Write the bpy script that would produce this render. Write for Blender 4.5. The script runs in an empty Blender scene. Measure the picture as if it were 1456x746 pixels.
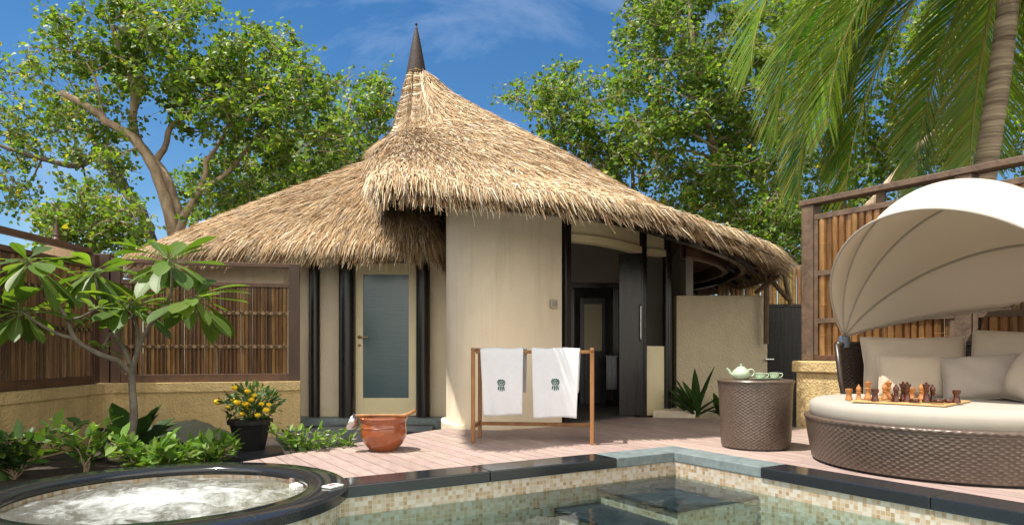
import bpy, math, random
import numpy as np
from mathutils import Vector, Matrix

random.seed(7)
rng = np.random.default_rng(7)
R = math.radians
C = bpy.context.scene.collection
CAMH, HOR, FPX, CX = 0.88, 497.0, 1000.0, 728.0


def W(px, py, Y):
    """Photo direction at depth Y -> metres."""
    return np.array([(px - CX) / FPX * Y, Y, CAMH - (py - HOR) / FPX * Y])


def G(px, py, z=0.0):
    Y = (CAMH - z) * FPX / (py - HOR)
    return np.array([(px - CX) / FPX * Y, Y, z])


# ------------------------------------------------------------------ materials
def _nt(name):
    m = bpy.data.materials.new(name)
    m.use_nodes = True
    nt = m.node_tree
    b = nt.nodes['Principled BSDF']
    return m, nt, b


def _n(nt, t, **kw):
    n = nt.nodes.new(t)
    for k, v in kw.items():
        if k in n.inputs:
            n.inputs[k].default_value = v
        else:
            setattr(n, k, v)
    return n


def ramp(nt, stops, interp='LINEAR'):
    r = nt.nodes.new('ShaderNodeValToRGB')
    cr = r.color_ramp
    cr.interpolation = interp
    while len(cr.elements) < len(stops):
        cr.elements.new(0.5)
    for e, (p, c) in zip(cr.elements, stops):
        e.position = p
        e.color = (*c, 1) if len(c) == 3 else c
    return r


def mat(name, c1, c2=None, scale=8.0, rough=0.6, bump=0.0, bscale=60.0, detail=6.0, spec=0.5,
        metal=0.0, stretch=None, bdist=0.01, coat=0.0, rvar=0.0):
    m, nt, b = _nt(name)
    L = nt.links.new
    tc = nt.nodes.new('ShaderNodeTexCoord')
    vec = tc.outputs['Object']
    if stretch:
        mp = nt.nodes.new('ShaderNodeMapping')
        mp.inputs['Scale'].default_value = stretch
        L(vec, mp.inputs['Vector'])
        vec = mp.outputs['Vector']
    if c2 is None:
        c2 = tuple(x * 0.8 for x in c1)
    nz = _n(nt, 'ShaderNodeTexNoise', Scale=scale, Detail=detail, Roughness=0.62)
    L(vec, nz.inputs['Vector'])
    rp = ramp(nt, [(0.32, c2), (0.68, c1)])
    L(nz.outputs['Fac'], rp.inputs['Fac'])
    L(rp.outputs['Color'], b.inputs['Base Color'])
    b.inputs['Roughness'].default_value = rough
    b.inputs['Metallic'].default_value = metal
    b.inputs['Specular IOR Level'].default_value = spec
    if coat:
        b.inputs['Coat Weight'].default_value = coat
        b.inputs['Coat Roughness'].default_value = 0.08
    if rvar:
        mr = _n(nt, 'ShaderNodeMapRange')
        mr.inputs['To Min'].default_value = max(0.02, rough - rvar)
        mr.inputs['To Max'].default_value = rough + rvar
        L(nz.outputs['Fac'], mr.inputs['Value'])
        L(mr.outputs['Result'], b.inputs['Roughness'])
    if bump:
        n2 = _n(nt, 'ShaderNodeTexNoise', Scale=bscale, Detail=4.0)
        L(vec, n2.inputs['Vector'])
        bp = _n(nt, 'ShaderNodeBump', Strength=bump, Distance=bdist)
        L(n2.outputs['Fac'], bp.inputs['Height'])
        L(bp.outputs['Normal'], b.inputs['Normal'])
    return m


def mat_col(name, rough=0.6, trans=0.0, spec=0.4, noise=0.0, nscale=20.0, gain=(1, 1, 1), bump=0.0, bscale=40, bdist=0.004, stretch=None):
    """Colour from the 'Col' attribute of each blade, leaf, culm or board."""
    m, nt, b = _nt(name)
    L = nt.links.new
    at = nt.nodes.new('ShaderNodeAttribute')
    at.attribute_name = 'Col'
    col = at.outputs['Color']
    tc = nt.nodes.new('ShaderNodeTexCoord')
    vec = tc.outputs['Object']
    if stretch:
        mp = nt.nodes.new('ShaderNodeMapping')
        mp.inputs['Scale'].default_value = stretch
        L(vec, mp.inputs['Vector'])
        vec = mp.outputs['Vector']
    if noise:
        nz = _n(nt, 'ShaderNodeTexNoise', Scale=nscale, Detail=5.0)
        L(vec, nz.inputs['Vector'])
        mr = _n(nt, 'ShaderNodeMapRange')
        mr.inputs['From Min'].default_value = 0.3
        mr.inputs['From Max'].default_value = 0.7
        mr.inputs['To Min'].default_value = 1 - noise
        mr.inputs['To Max'].default_value = 1 + noise * 0.6
        L(nz.outputs['Fac'], mr.inputs['Value'])
        mx = _n(nt, 'ShaderNodeVectorMath', operation='SCALE')
        L(col, mx.inputs[0])
        L(mr.outputs['Result'], mx.inputs['Scale'])
        col = mx.outputs['Vector']
    L(col, b.inputs['Base Color'])
    b.inputs['Roughness'].default_value = rough
    b.inputs['Specular IOR Level'].default_value = spec
    if bump:
        n2 = _n(nt, 'ShaderNodeTexNoise', Scale=bscale, Detail=4.0)
        L(vec, n2.inputs['Vector'])
        bp = _n(nt, 'ShaderNodeBump', Strength=bump, Distance=bdist)
        L(n2.outputs['Fac'], bp.inputs['Height'])
        L(bp.outputs['Normal'], b.inputs['Normal'])
    if trans:
        tr = nt.nodes.new('ShaderNodeBsdfTranslucent')
        g = _n(nt, 'ShaderNodeVectorMath', operation='MULTIPLY')
        g.inputs[1].default_value = gain
        L(col, g.inputs[0])
        L(g.outputs['Vector'], tr.inputs['Color'])
        ms = nt.nodes.new('ShaderNodeMixShader')
        ms.inputs['Fac'].default_value = trans
        L(b.outputs['BSDF'], ms.inputs[1])
        L(tr.outputs['BSDF'], ms.inputs[2])
        L(ms.outputs['Shader'], nt.nodes['Material Output'].inputs['Surface'])
    return m


def mat_mosaic(name, cell=0.028, stops=None, rough=0.25):
    m, nt, b = _nt(name)
    L = nt.links.new
    uv = nt.nodes.new('ShaderNodeUVMap')
    uv.uv_map = 'UVMap'
    sc = _n(nt, 'ShaderNodeVectorMath', operation='SCALE')
    sc.inputs['Scale'].default_value = 1 / cell
    L(uv.outputs['UV'], sc.inputs[0])
    fl = _n(nt, 'ShaderNodeVectorMath', operation='FLOOR')
    L(sc.outputs['Vector'], fl.inputs[0])
    wn = _n(nt, 'ShaderNodeTexWhiteNoise', noise_dimensions='3D')
    L(fl.outputs['Vector'], wn.inputs['Vector'])
    rp = ramp(nt, stops, 'CONSTANT')
    L(wn.outputs['Value'], rp.inputs['Fac'])
    fr = _n(nt, 'ShaderNodeVectorMath', operation='FRACTION')
    L(sc.outputs['Vector'], fr.inputs[0])
    sp = nt.nodes.new('ShaderNodeSeparateXYZ')
    L(fr.outputs['Vector'], sp.inputs[0])

    def edge(o):
        a = _n(nt, 'ShaderNodeMath', operation='SUBTRACT'); a.inputs[1].default_value = 0.5
        L(o, a.inputs[0])
        c = _n(nt, 'ShaderNodeMath', operation='ABSOLUTE'); L(a.outputs[0], c.inputs[0])
        d = _n(nt, 'ShaderNodeMath', operation='LESS_THAN'); d.inputs[1].default_value = 0.44
        L(c.outputs[0], d.inputs[0])
        return d.outputs[0]
    mu = _n(nt, 'ShaderNodeMath', operation='MULTIPLY')
    L(edge(sp.outputs['X']), mu.inputs[0]); L(edge(sp.outputs['Y']), mu.inputs[1])
    mx = _n(nt, 'ShaderNodeMix', data_type='RGBA')
    mx.inputs['A'].default_value = (0.44, 0.40, 0.33, 1)
    L(mu.outputs[0], mx.inputs['Factor'])
    L(rp.outputs['Color'], mx.inputs['B'])
    L(mx.outputs['Result'], b.inputs['Base Color'])
    b.inputs['Roughness'].default_value = rough
    bp = _n(nt, 'ShaderNodeBump', Strength=0.4, Distance=0.002)
    L(mu.outputs[0], bp.inputs['Height'])
    L(bp.outputs['Normal'], b.inputs['Normal'])
    return m


def mat_water(name, tint, foam=False, wscale=5.0, wstr=0.5):
    m, nt, b = _nt(name)
    L = nt.links.new
    nt.nodes.remove(b)
    tc = nt.nodes.new('ShaderNodeTexCoord')
    mp = nt.nodes.new('ShaderNodeMapping')
    mp.inputs['Scale'].default_value = (1.0, 1.5, 1.0)
    L(tc.outputs['Object'], mp.inputs['Vector'])
    nz = _n(nt, 'ShaderNodeTexNoise', Scale=wscale, Detail=3.0, Distortion=0.6)
    L(mp.outputs['Vector'], nz.inputs['Vector'])
    bp = _n(nt, 'ShaderNodeBump', Strength=wstr, Distance=0.03)
    L(nz.outputs['Fac'], bp.inputs['Height'])
    gl = nt.nodes.new('ShaderNodeBsdfGlossy')
    gl.inputs['Roughness'].default_value = 0.03
    gl.inputs['Color'].default_value = (1, 1, 1, 1)
    L(bp.outputs['Normal'], gl.inputs['Normal'])
    tr = nt.nodes.new('ShaderNodeBsdfTransparent')
    tr.inputs['Color'].default_value = (*tint, 1)
    fr = _n(nt, 'ShaderNodeFresnel', IOR=1.15)
    L(bp.outputs['Normal'], fr.inputs['Normal'])
    ms = nt.nodes.new('ShaderNodeMixShader')
    L(fr.outputs['Fac'], ms.inputs['Fac'])
    L(tr.outputs['BSDF'], ms.inputs[1])
    L(gl.outputs['BSDF'], ms.inputs[2])
    out = ms.outputs['Shader']
    if foam:
        n2 = _n(nt, 'ShaderNodeTexNoise', Scale=4.2, Detail=13.0, Roughness=0.74, Distortion=.9)
        L(tc.outputs['Object'], n2.inputs['Vector'])
        # foam is thickest over the jets in the middle of the tub
        ln = _n(nt, 'ShaderNodeVectorMath', operation='LENGTH')
        L(tc.outputs['Object'], ln.inputs[0])
        mr = _n(nt, 'ShaderNodeMapRange')
        mr.inputs['From Min'].default_value = 0.15
        mr.inputs['From Max'].default_value = 0.85
        mr.inputs['To Min'].default_value = 0.16
        mr.inputs['To Max'].default_value = -0.16
        L(ln.outputs['Value'], mr.inputs['Value'])
        ad = _n(nt, 'ShaderNodeMath', operation='ADD')
        L(n2.outputs['Fac'], ad.inputs[0]); L(mr.outputs['Result'], ad.inputs[1])
        rp = ramp(nt, [(0.42, (0.10, 0.10, 0.10)), (0.56, (0.45, 0.45, 0.45)), (0.70, (0.96, 0.96, 0.96))])
        L(ad.outputs[0], rp.inputs['Fac'])
        df = nt.nodes.new('ShaderNodeBsdfPrincipled')
        df.inputs['Base Color'].default_value = (0.80, 0.84, 0.83, 1)
        df.inputs['Roughness'].default_value = 0.35
        b2 = _n(nt, 'ShaderNodeBump', Strength=0.9, Distance=0.05)
        L(n2.outputs['Fac'], b2.inputs['Height'])
        L(b2.outputs['Normal'], df.inputs['Normal'])
        m2 = nt.nodes.new('ShaderNodeMixShader')
        L(rp.outputs['Color'], m2.inputs['Fac'])
        L(out, m2.inputs[1]); L(df.outputs['BSDF'], m2.inputs[2])
        out = m2.outputs['Shader']
    L(out, nt.nodes['Material Output'].inputs['Surface'])
    return m


M = {}
M['villa'] = mat('villa_plaster', (0.82, 0.715, 0.545), (0.77, 0.665, 0.50), scale=3, rough=0.85, bump=0.45, bscale=55, bdist=0.010)


def weather(m_, dark, amt=0.5, z0=-0.05, z1=0.35):
    """rain streaks and splash dirt with shapes of their own over a plaster colour"""
    nt = m_.node_tree
    L = nt.links.new
    b = nt.nodes['Principled BSDF']
    src = b.inputs['Base Color'].links[0].from_socket
    tc = nt.nodes.new('ShaderNodeTexCoord')
    mp = nt.nodes.new('ShaderNodeMapping')
    mp.inputs['Scale'].default_value = (9, 9, 0.7)
    L(tc.outputs['Object'], mp.inputs['Vector'])
    nz = _n(nt, 'ShaderNodeTexNoise', Scale=1.0, Detail=5.0, Roughness=.65)
    L(mp.outputs['Vector'], nz.inputs['Vector'])
    rp = ramp(nt, [(.52, (0, 0, 0)), (.78, (amt, amt, amt))])
    L(nz.outputs['Fac'], rp.inputs['Fac'])
    sp = nt.nodes.new('ShaderNodeSeparateXYZ')
    L(tc.outputs['Object'], sp.inputs[0])
    n2 = _n(nt, 'ShaderNodeTexNoise', Scale=7.0, Detail=6.0, Roughness=.7)
    L(tc.outputs['Object'], n2.inputs['Vector'])
    mr = _n(nt, 'ShaderNodeMapRange')
    mr.inputs['From Min'].default_value = z1
    mr.inputs['From Max'].default_value = z0
    mr.inputs['To Min'].default_value = -.45
    mr.inputs['To Max'].default_value = .25
    L(sp.outputs['Z'], mr.inputs['Value'])
    ad = _n(nt, 'ShaderNodeMath', operation='ADD')
    L(n2.outputs['Fac'], ad.inputs[0]); L(mr.outputs['Result'], ad.inputs[1])
    r2 = ramp(nt, [(.5, (0, 0, 0)), (.8, (amt, amt, amt))])
    L(ad.outputs[0], r2.inputs['Fac'])
    mxm = _n(nt, 'ShaderNodeMath', operation='MAXIMUM')
    L(rp.outputs['Color'], mxm.inputs[0]); L(r2.outputs['Color'], mxm.inputs[1])
    mx = _n(nt, 'ShaderNodeMix', data_type='RGBA')
    L(mxm.outputs[0], mx.inputs['Factor'])
    L(src, mx.inputs['A'])
    mx.inputs['B'].default_value = (*dark, 1)
    L(mx.outputs['Result'], b.inputs['Base Color'])


weather(M['villa'], (.50, .42, .30), .38)
M['cream'] = mat('cream_paint', (0.80, 0.70, 0.45), (0.75, 0.65, 0.41), scale=4, rough=0.5, bump=0.1, bscale=30)
M['stucco'] = mat('yellow_stucco', (0.60, 0.45, 0.22), (0.46, 0.34, 0.16), scale=6, rough=0.9, bump=0.8, bscale=42, bdist=0.022)
weather(M['stucco'], (.24, .18, .09), .6, -.2, .25)
M['shade_stucco'] = mat('garden_stucco', (0.62, 0.53, 0.36), (0.54, 0.45, 0.30), scale=5, rough=0.9, bump=0.9, bscale=40, bdist=0.02)
M['black'] = mat('black_stained_wood', (0.014, 0.012, 0.011), (0.008, 0.007, 0.007), scale=12, rough=0.28, bump=0.15, bscale=20, stretch=(1, 1, 0.1), rvar=0.08)
M['brown'] = mat('dark_brown_timber', (0.085, 0.042, 0.024), (0.04, 0.02, 0.012), scale=9, rough=0.5, bump=0.3, bscale=24, stretch=(1, 1, 0.12), rvar=0.1)
M['brown_h'] = mat('brown_rail_timber', (0.115, 0.056, 0.030), (0.055, 0.027, 0.016), scale=9, rough=0.5, bump=0.3, bscale=24, rvar=0.1)
M['weathered'] = mat('weathered_timber', (0.15, 0.098, 0.062), (0.075, 0.046, 0.03), scale=10, rough=0.65, bump=0.4, bscale=30, rvar=0.1)
M['teak'] = mat('oiled_teak', (0.33, 0.155, 0.05), (0.20, 0.085, 0.026), scale=14, rough=0.4, bump=0.1, bscale=40, stretch=(1, 1, 0.2))
M['bamboo'] = mat_col('bamboo_culm', rough=0.35, noise=0.35, nscale=7, spec=0.5, stretch=(4, 4, 0.8))
M['batten'] = mat('split_bamboo_batten', (0.30, 0.19, 0.09), (0.19, 0.11, 0.05), scale=20, rough=0.5)
M['thatch'] = mat_col('palm_thatch', rough=0.75, spec=0.25, trans=0.12)
M['thatch_base'] = mat('thatch_underlayer', (0.20, 0.125, 0.06), (0.10, 0.062, 0.03), scale=25, rough=0.95, bump=0.6, bscale=60)
M['deck'] = mat_col('composite_deck', rough=0.55, noise=0.2, nscale=5, stretch=(6, 1, 6), spec=0.3, bump=0.15, bscale=120)
M['granite'] = mat('polished_black_granite', (0.030, 0.034, 0.040), (0.006, 0.007, 0.009), scale=220, detail=2, rough=0.12, spec=0.6, rvar=0.03)
M['slate'] = mat('blue_grey_slate', (0.20, 0.245, 0.25), (0.12, 0.15, 0.155), scale=14, rough=0.45, bump=0.3, bscale=50, bdist=0.004, rvar=0.1)
M['dark_slate'] = mat('dark_slate_slab', (0.030, 0.035, 0.044), (0.014, 0.017, 0.022), scale=10, rough=0.4, bump=0.4, bscale=40, bdist=0.005, rvar=0.12)
M['mosaic'] = mat_mosaic('pool_mosaic', 0.03, [(0.0, (0.41, 0.345, 0.26)), (0.25, (0.35, 0.26, 0.155)), (0.42, (0.46, 0.42, 0.36)), (0.7, (0.30, 0.21, 0.12)), (0.82, (0.39, 0.315, 0.225))])
M['mosaic_floor'] = mat_mosaic('pool_floor_mosaic', 0.03, [(0.0, (0.36, 0.48, 0.49)), (0.3, (0.45, 0.53, 0.51)), (0.6, (0.27, 0.40, 0.43)), (0.85, (0.40, 0.48, 0.47))])
M['water'] = mat_water('pool_water', (0.74, 0.88, 0.87), wscale=2.6, wstr=0.30)
M['foam'] = mat_water('bubbling_water', (0.80, 0.86, 0.74), foam=True, wscale=9, wstr=0.8)
M['soil'] = mat('dark_soil', (0.075, 0.055, 0.038), (0.03, 0.022, 0.016), scale=18, rough=0.95, bump=1.0, bscale=70, bdist=0.03)
M['turf'] = mat('mossy_bank', (0.035, 0.042, 0.022), (0.014, 0.016, 0.010), scale=30, rough=0.95, bump=1.0, bscale=120, bdist=0.03)
M['leaf'] = mat_col('leaf', rough=0.46, trans=0.45, spec=0.45, gain=(1.9, 1.9, 0.7))
M['leaf_soft'] = mat_col('soft_leaf', rough=0.5, trans=0.32, spec=0.4, gain=(1.4, 1.5, 0.6))
M['frond'] = mat_col('palm_leaflet', rough=0.33, trans=0.40, spec=0.5, gain=(1.6, 1.5, 0.5))
M['bark'] = mat('grey_brown_bark', (0.42, 0.325, 0.225), (0.19, 0.135, 0.088), scale=10, rough=0.9, bump=0.8, bscale=22, bdist=0.02, stretch=(1, 1, 0.35))
M['grey_bark'] = mat('pale_smooth_bark', (0.20, 0.175, 0.14), (0.095, 0.08, 0.06), scale=9, rough=0.85, bump=0.5, bscale=24, bdist=0.008)
M['palm_bark'] = mat('ringed_palm_bark', (0.36, 0.29, 0.20), (0.10, 0.07, 0.045), scale=2.2, rough=0.9, bump=0.9, bscale=4, bdist=0.04, stretch=(.5, .5, 7))
M['wicker'] = mat('brown_wicker', (0.125, 0.088, 0.066), (0.07, 0.048, 0.036), scale=40, rough=0.32, spec=0.6)
M['wicker_dark'] = mat('black_brown_wicker', (0.045, 0.032, 0.026), (0.025, 0.018, 0.014), scale=40, rough=0.35, spec=0.5)
M['cushion'] = mat('taupe_fabric', (0.45, 0.375, 0.285), (0.41, 0.34, 0.258), scale=5, rough=0.9, bump=0.15, bscale=300, bdist=0.002)
M['pillow'] = mat('grey_taupe_fabric', (0.37, 0.315, 0.26), (0.34, 0.29, 0.24), scale=5, rough=0.9, bump=0.15, bscale=300, bdist=0.002)
M['mattress'] = mat('light_grey_fabric', (0.37, 0.335, 0.285), (0.34, 0.308, 0.262), scale=6, rough=0.9, bump=0.2, bscale=260, bdist=0.002)
M['towel'] = mat('white_terry', (0.66, 0.67, 0.71), (0.62, 0.63, 0.67), scale=20, rough=0.95, bump=0.5, bscale=320, bdist=0.003)
M['emblem'] = mat('dark_green_thread', (0.005, 0.085, 0.062), (0.004, 0.062, 0.046), scale=80, rough=0.7)
M['celadon'] = mat('celadon_glaze', (0.43, 0.53, 0.39), (0.40, 0.50, 0.36), scale=6, rough=0.12, coat=0.6)
M['terracotta'] = mat('glazed_terracotta', (0.30, 0.085, 0.028), (0.20, 0.05, 0.018), scale=5, rough=0.2, coat=0.4)
M['black_plastic'] = mat('black_plastic', (0.012, 0.012, 0.013), scale=10, rough=0.35)
M['yellow'] = mat('marigold_petal', (0.88, 0.62, 0.012), (0.80, 0.48, 0.01), scale=60, rough=0.7, bump=1.0, bscale=140, bdist=0.01)
M['white_petal'] = mat('white_petal', (0.8, 0.8, 0.76), scale=20, rough=0.6)
M['steel'] = mat('brushed_steel', (0.6, 0.6, 0.6), (0.5, 0.5, 0.5), scale=20, rough=0.3, metal=1.0)
M['brass'] = mat('bronze_metal', (0.35, 0.22, 0.10), scale=20, rough=0.3, metal=1.0)
M['white'] = mat('white_plastic', (0.78, 0.78, 0.76), (0.74, 0.74, 0.72), scale=20, rough=0.4)
M['red'] = mat('red_print', (0.55, 0.03, 0.03), scale=20, rough=0.5)
M['maple'] = mat('pale_chess_wood', (0.46, 0.20, 0.06), (0.36, 0.14, 0.04), scale=30, rough=0.3, coat=0.3, stretch=(1, 1, .3))
M['rosewood'] = mat('dark_chess_wood', (0.09, 0.020, 0.010), (0.05, 0.011, 0.006), scale=30, rough=0.22, coat=0.4, stretch=(1, 1, .3))
M['board'] = mat('chess_board_wood', (0.58, 0.38, 0.16), (0.50, 0.31, 0.12), scale=12, rough=0.4)
M['board_dark'] = mat('chess_square_dark', (0.24, 0.12, 0.045), scale=12, rough=0.4)
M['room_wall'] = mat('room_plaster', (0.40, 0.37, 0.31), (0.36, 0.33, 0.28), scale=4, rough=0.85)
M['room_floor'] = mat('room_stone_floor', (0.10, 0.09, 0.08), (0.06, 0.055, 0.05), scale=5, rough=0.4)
M['plaque'] = mat('engraved_plaque', (0.50, 0.46, 0.38), (0.42, 0.38, 0.31), scale=30, rough=0.5)
M['plaque_mark'] = mat('plaque_groove', (0.24, 0.21, 0.17), scale=30, rough=0.7)
M['lash'] = mat('dark_lashing_cord', (0.03, 0.022, 0.016), scale=30, rough=0.9)
M['dry'] = mat('dry_fibre', (0.42, 0.33, 0.22), (0.3, 0.22, 0.14), scale=20, rough=0.9)
M['stone'] = mat('pale_pebble', (0.40, 0.35, 0.27), (0.25, 0.21, 0.16), scale=12, rough=0.8, bump=0.5, bscale=30)

# canopy cloth: a little light passes through
m, nt, b = _nt('canopy_cloth')
b.inputs['Base Color'].default_value = (0.74, 0.64, 0.52, 1)
b.inputs['Roughness'].default_value = 0.85
nz = _n(nt, 'ShaderNodeTexNoise', Scale=5.0, Detail=6.0, Roughness=.55, Distortion=.8)
bp = _n(nt, 'ShaderNodeBump', Strength=0.35, Distance=0.02)
nt.links.new(nz.outputs['Fac'], bp.inputs['Height'])
nt.links.new(bp.outputs['Normal'], b.inputs['Normal'])
tr = nt.nodes.new('ShaderNodeBsdfTranslucent')
tr.inputs['Color'].default_value = (0.60, 0.46, 0.32, 1)
ms = nt.nodes.new('ShaderNodeMixShader')
ms.inputs['Fac'].default_value = 0.12
nt.links.new(b.outputs['BSDF'], ms.inputs[1])
nt.links.new(tr.outputs['BSDF'], ms.inputs[2])
nt.links.new(ms.outputs['Shader'], nt.nodes['Material Output'].inputs['Surface'])
M['canopy'] = m

# frosted door pane: satin glass in front of a drawn pale blind
m, nt, b = _nt('frosted_glass')
b.inputs['Base Color'].default_value = (0.085, 0.135, 0.155, 1)
b.inputs['Roughness'].default_value = 0.12
b.inputs['Specular IOR Level'].default_value = 0.7
wv = _n(nt, 'ShaderNodeTexNoise', Scale=3.0, Detail=2.0)
tc = nt.nodes.new('ShaderNodeTexCoord')
mp = nt.nodes.new('ShaderNodeMapping')
mp.inputs['Scale'].default_value = (1, 1, 26)
nt.links.new(tc.outputs['Object'], mp.inputs['Vector'])
nt.links.new(mp.outputs['Vector'], wv.inputs['Vector'])
bp = _n(nt, 'ShaderNodeBump', Strength=0.08, Distance=0.01)
nt.links.new(wv.outputs['Fac'], bp.inputs['Height'])
nt.links.new(bp.outputs['Normal'], b.inputs['Normal'])
M['pane'] = m


# ------------------------------------------------------------------ mesh helper
class MB:
    def __init__(s):
        s.v, s.f, s.c, s.mi, s.n = [], [], [], [], 0

    def add(s, v, faces, col=(1, 1, 1), mi=0):
        """faces: one array (N,k) or list of arrays / tuples"""
        v = np.asarray(v, dtype=np.float64).reshape(-1, 3)
        col = np.asarray(col, dtype=np.float32)
        if col.ndim == 1:
            col = np.tile(col[:3], (len(v), 1))
        s.v.append(v)
        s.c.append(col[:, :3])
        if isinstance(faces, np.ndarray):
            faces = [faces]
        for f in faces:
            f = np.asarray(f, dtype=np.int64)
            if f.ndim == 1:
                f = f[None, :]
            s.f.append(f + s.n)
            s.mi.append(np.full(len(f), mi))
        s.n += len(v)
        return s

    def box(s, a, b, Mx=None, col=(1, 1, 1), mi=0):
        x0, y0, z0 = a
        x1, y1, z1 = b
        v = np.array([(x0, y0, z0), (x1, y0, z0), (x1, y1, z0), (x0, y1, z0),
                      (x0, y0, z1), (x1, y0, z1), (x1, y1, z1), (x0, y1, z1)], float)
        if Mx is not None:
            v = xf(v, Mx)
        f = np.array([(0, 3, 2, 1), (4, 5, 6, 7), (0, 1, 5, 4), (1, 2, 6, 5), (2, 3, 7, 6), (3, 0, 4, 7)])
        return s.add(v, f, col, mi)

    def bar(s, p, q, w, h, col=(1, 1, 1), up=(0, 0, 1), mi=0):
        p, q = np.array(p, float), np.array(q, float)
        d = q - p
        L = np.linalg.norm(d)
        d /= L
        up = np.array(up, float)
        if abs(d @ up) > 0.98:
            up = np.array([0, 1.0, 0])
        x = np.cross(d, up); x /= np.linalg.norm(x)
        z = np.cross(x, d)
        v = []
        for e in (p, q):
            for sx, sz in ((-1, -1), (1, -1), (1, 1), (-1, 1)):
                v.append(e + x * sx * w / 2 + z * sz * h / 2)
        f = np.array([(0, 1, 2, 3), (7, 6, 5, 4), (0, 4, 5, 1), (1, 5, 6, 2), (2, 6, 7, 3), (3, 7, 4, 0)])
        return s.add(v, f, col, mi)

    def tube(s, path, rad, seg=8, col=(1, 1, 1), caps=True, mi=0):
        P = np.asarray(path, float)
        n = len(P)
        rad = np.broadcast_to(np.asarray(rad, float), (n,))
        T = np.gradient(P, axis=0)
        T /= np.linalg.norm(T, axis=1)[:, None] + 1e-12
        up = np.array([0, 0, 1.0]) if abs(T[0, 2]) < 0.9 else np.array([1.0, 0, 0])
        N = np.cross(T[0], up); N /= np.linalg.norm(N)
        rings = []
        a = np.linspace(0, 2 * np.pi, seg, endpoint=False)
        for i in range(n):
            N = N - T[i] * (N @ T[i])
            N /= np.linalg.norm(N) + 1e-12
            B = np.cross(T[i], N)
            rings.append(P[i] + rad[i] * (np.cos(a)[:, None] * N + np.sin(a)[:, None] * B))
        V = np.concatenate(rings)
        i, j = np.meshgrid(np.arange(n - 1), np.arange(seg), indexing='ij')
        i, j = i.ravel(), j.ravel()
        k = (j + 1) % seg
        F = [np.stack([i * seg + j, i * seg + k, (i + 1) * seg + k, (i + 1) * seg + j], 1)]
        if caps:
            F += [np.arange(seg)[::-1][None, :], (np.arange(seg) + (n - 1) * seg)[None, :]]
        return s.add(V, F, col, mi)

    def lathe(s, prof, c=(0, 0, 0), seg=32, col=(1, 1, 1), mi=0, sx=1.0, sy=1.0, caps=True):
        P = np.asarray(prof, float)
        n = len(P)
        a = np.linspace(0, 2 * np.pi, seg, endpoint=False)
        V = np.stack([P[:, 0:1] * np.cos(a) * sx + c[0], P[:, 0:1] * np.sin(a) * sy + c[1],
                      np.repeat(P[:, 1:2], seg, 1) + c[2]], -1).reshape(-1, 3)
        i, j = np.meshgrid(np.arange(n - 1), np.arange(seg), indexing='ij')
        i, j = i.ravel(), j.ravel()
        k = (j + 1) % seg
        F = [np.stack([i * seg + j, i * seg + k, (i + 1) * seg + k, (i + 1) * seg + j], 1)]
        if caps and P[0, 0] > 1e-5:
            F.append(np.arange(seg)[::-1][None, :])
        if caps and P[-1, 0] > 1e-5:
            F.append((np.arange(seg) + (n - 1) * seg)[None, :])
        return s.add(V, F, col, mi)

    def prism(s, poly, z0, z1, col=(1, 1, 1), mi=0):
        p = np.asarray(poly, float)[:, :2]
        n = len(p)
        area = 0.5 * np.sum(p[:, 0] * np.roll(p[:, 1], -1) - np.roll(p[:, 0], -1) * p[:, 1])
        if area < 0:
            p = p[::-1]
        V = np.concatenate([np.c_[p, np.full(n, z0)], np.c_[p, np.full(n, z1)]])
        i = np.arange(n)
        k = (i + 1) % n
        return s.add(V, [i[::-1][None, :], (i + n)[None, :], np.stack([i, k, k + n, i + n], 1)], col, mi)

    def grid(s, V, col=(1, 1, 1), flip=False, closed_v=False, mi=0):
        V = np.asarray(V, float)
        a, b = V.shape[:2]
        i, j = np.meshgrid(np.arange(a - 1), np.arange(b if closed_v else b - 1), indexing='ij')
        i, j = i.ravel(), j.ravel()
        k = (j + 1) % b
        F = np.stack([i * b + j, i * b + k, (i + 1) * b + k, (i + 1) * b + j], 1)
        if flip:
            F = F[:, ::-1]
        if np.ndim(col) == 3:
            col = np.asarray(col).reshape(-1, 3)
        return s.add(V.reshape(-1, 3), F, col, mi)

    def strip_wall(s, pts, th, z0, z1, col=(1, 1, 1)):
        """wall of thickness th along an open plan polyline (outer face on the left of travel)"""
        p = np.asarray(pts, float)[:, :2]
        t = np.gradient(p, axis=0)
        t /= np.linalg.norm(t, axis=1)[:, None]
        nrm = np.c_[-t[:, 1], t[:, 0]]
        q = p - nrm * th
        n = len(p)
        z0 = np.broadcast_to(np.asarray(z0, float), (n,)); z1 = np.broadcast_to(np.asarray(z1, float), (n,))
        prof = np.stack([np.c_[p, z0], np.c_[p, z1], np.c_[q, z1], np.c_[q, z0]], 1)
        s.grid(prof, col, closed_v=True)
        b = s.n - n * 4
        s.f.append(np.array([[b + 3, b + 2, b + 1, b]])); s.mi.append(np.zeros(1))
        e = b + (n - 1) * 4
        s.f.append(np.array([[e, e + 1, e + 2, e + 3]])); s.mi.append(np.zeros(1))
        return s


def xf(v, Mx):
    Mx = np.array(Mx)
    return np.asarray(v, float) @ Mx[:3, :3].T + Mx[:3, 3]


ROOTM = {}


def rootm(o):
    while o.parent is not None:
        o = o.parent
    return ROOTM.get(o.name, Matrix.Identity(4))


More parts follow.
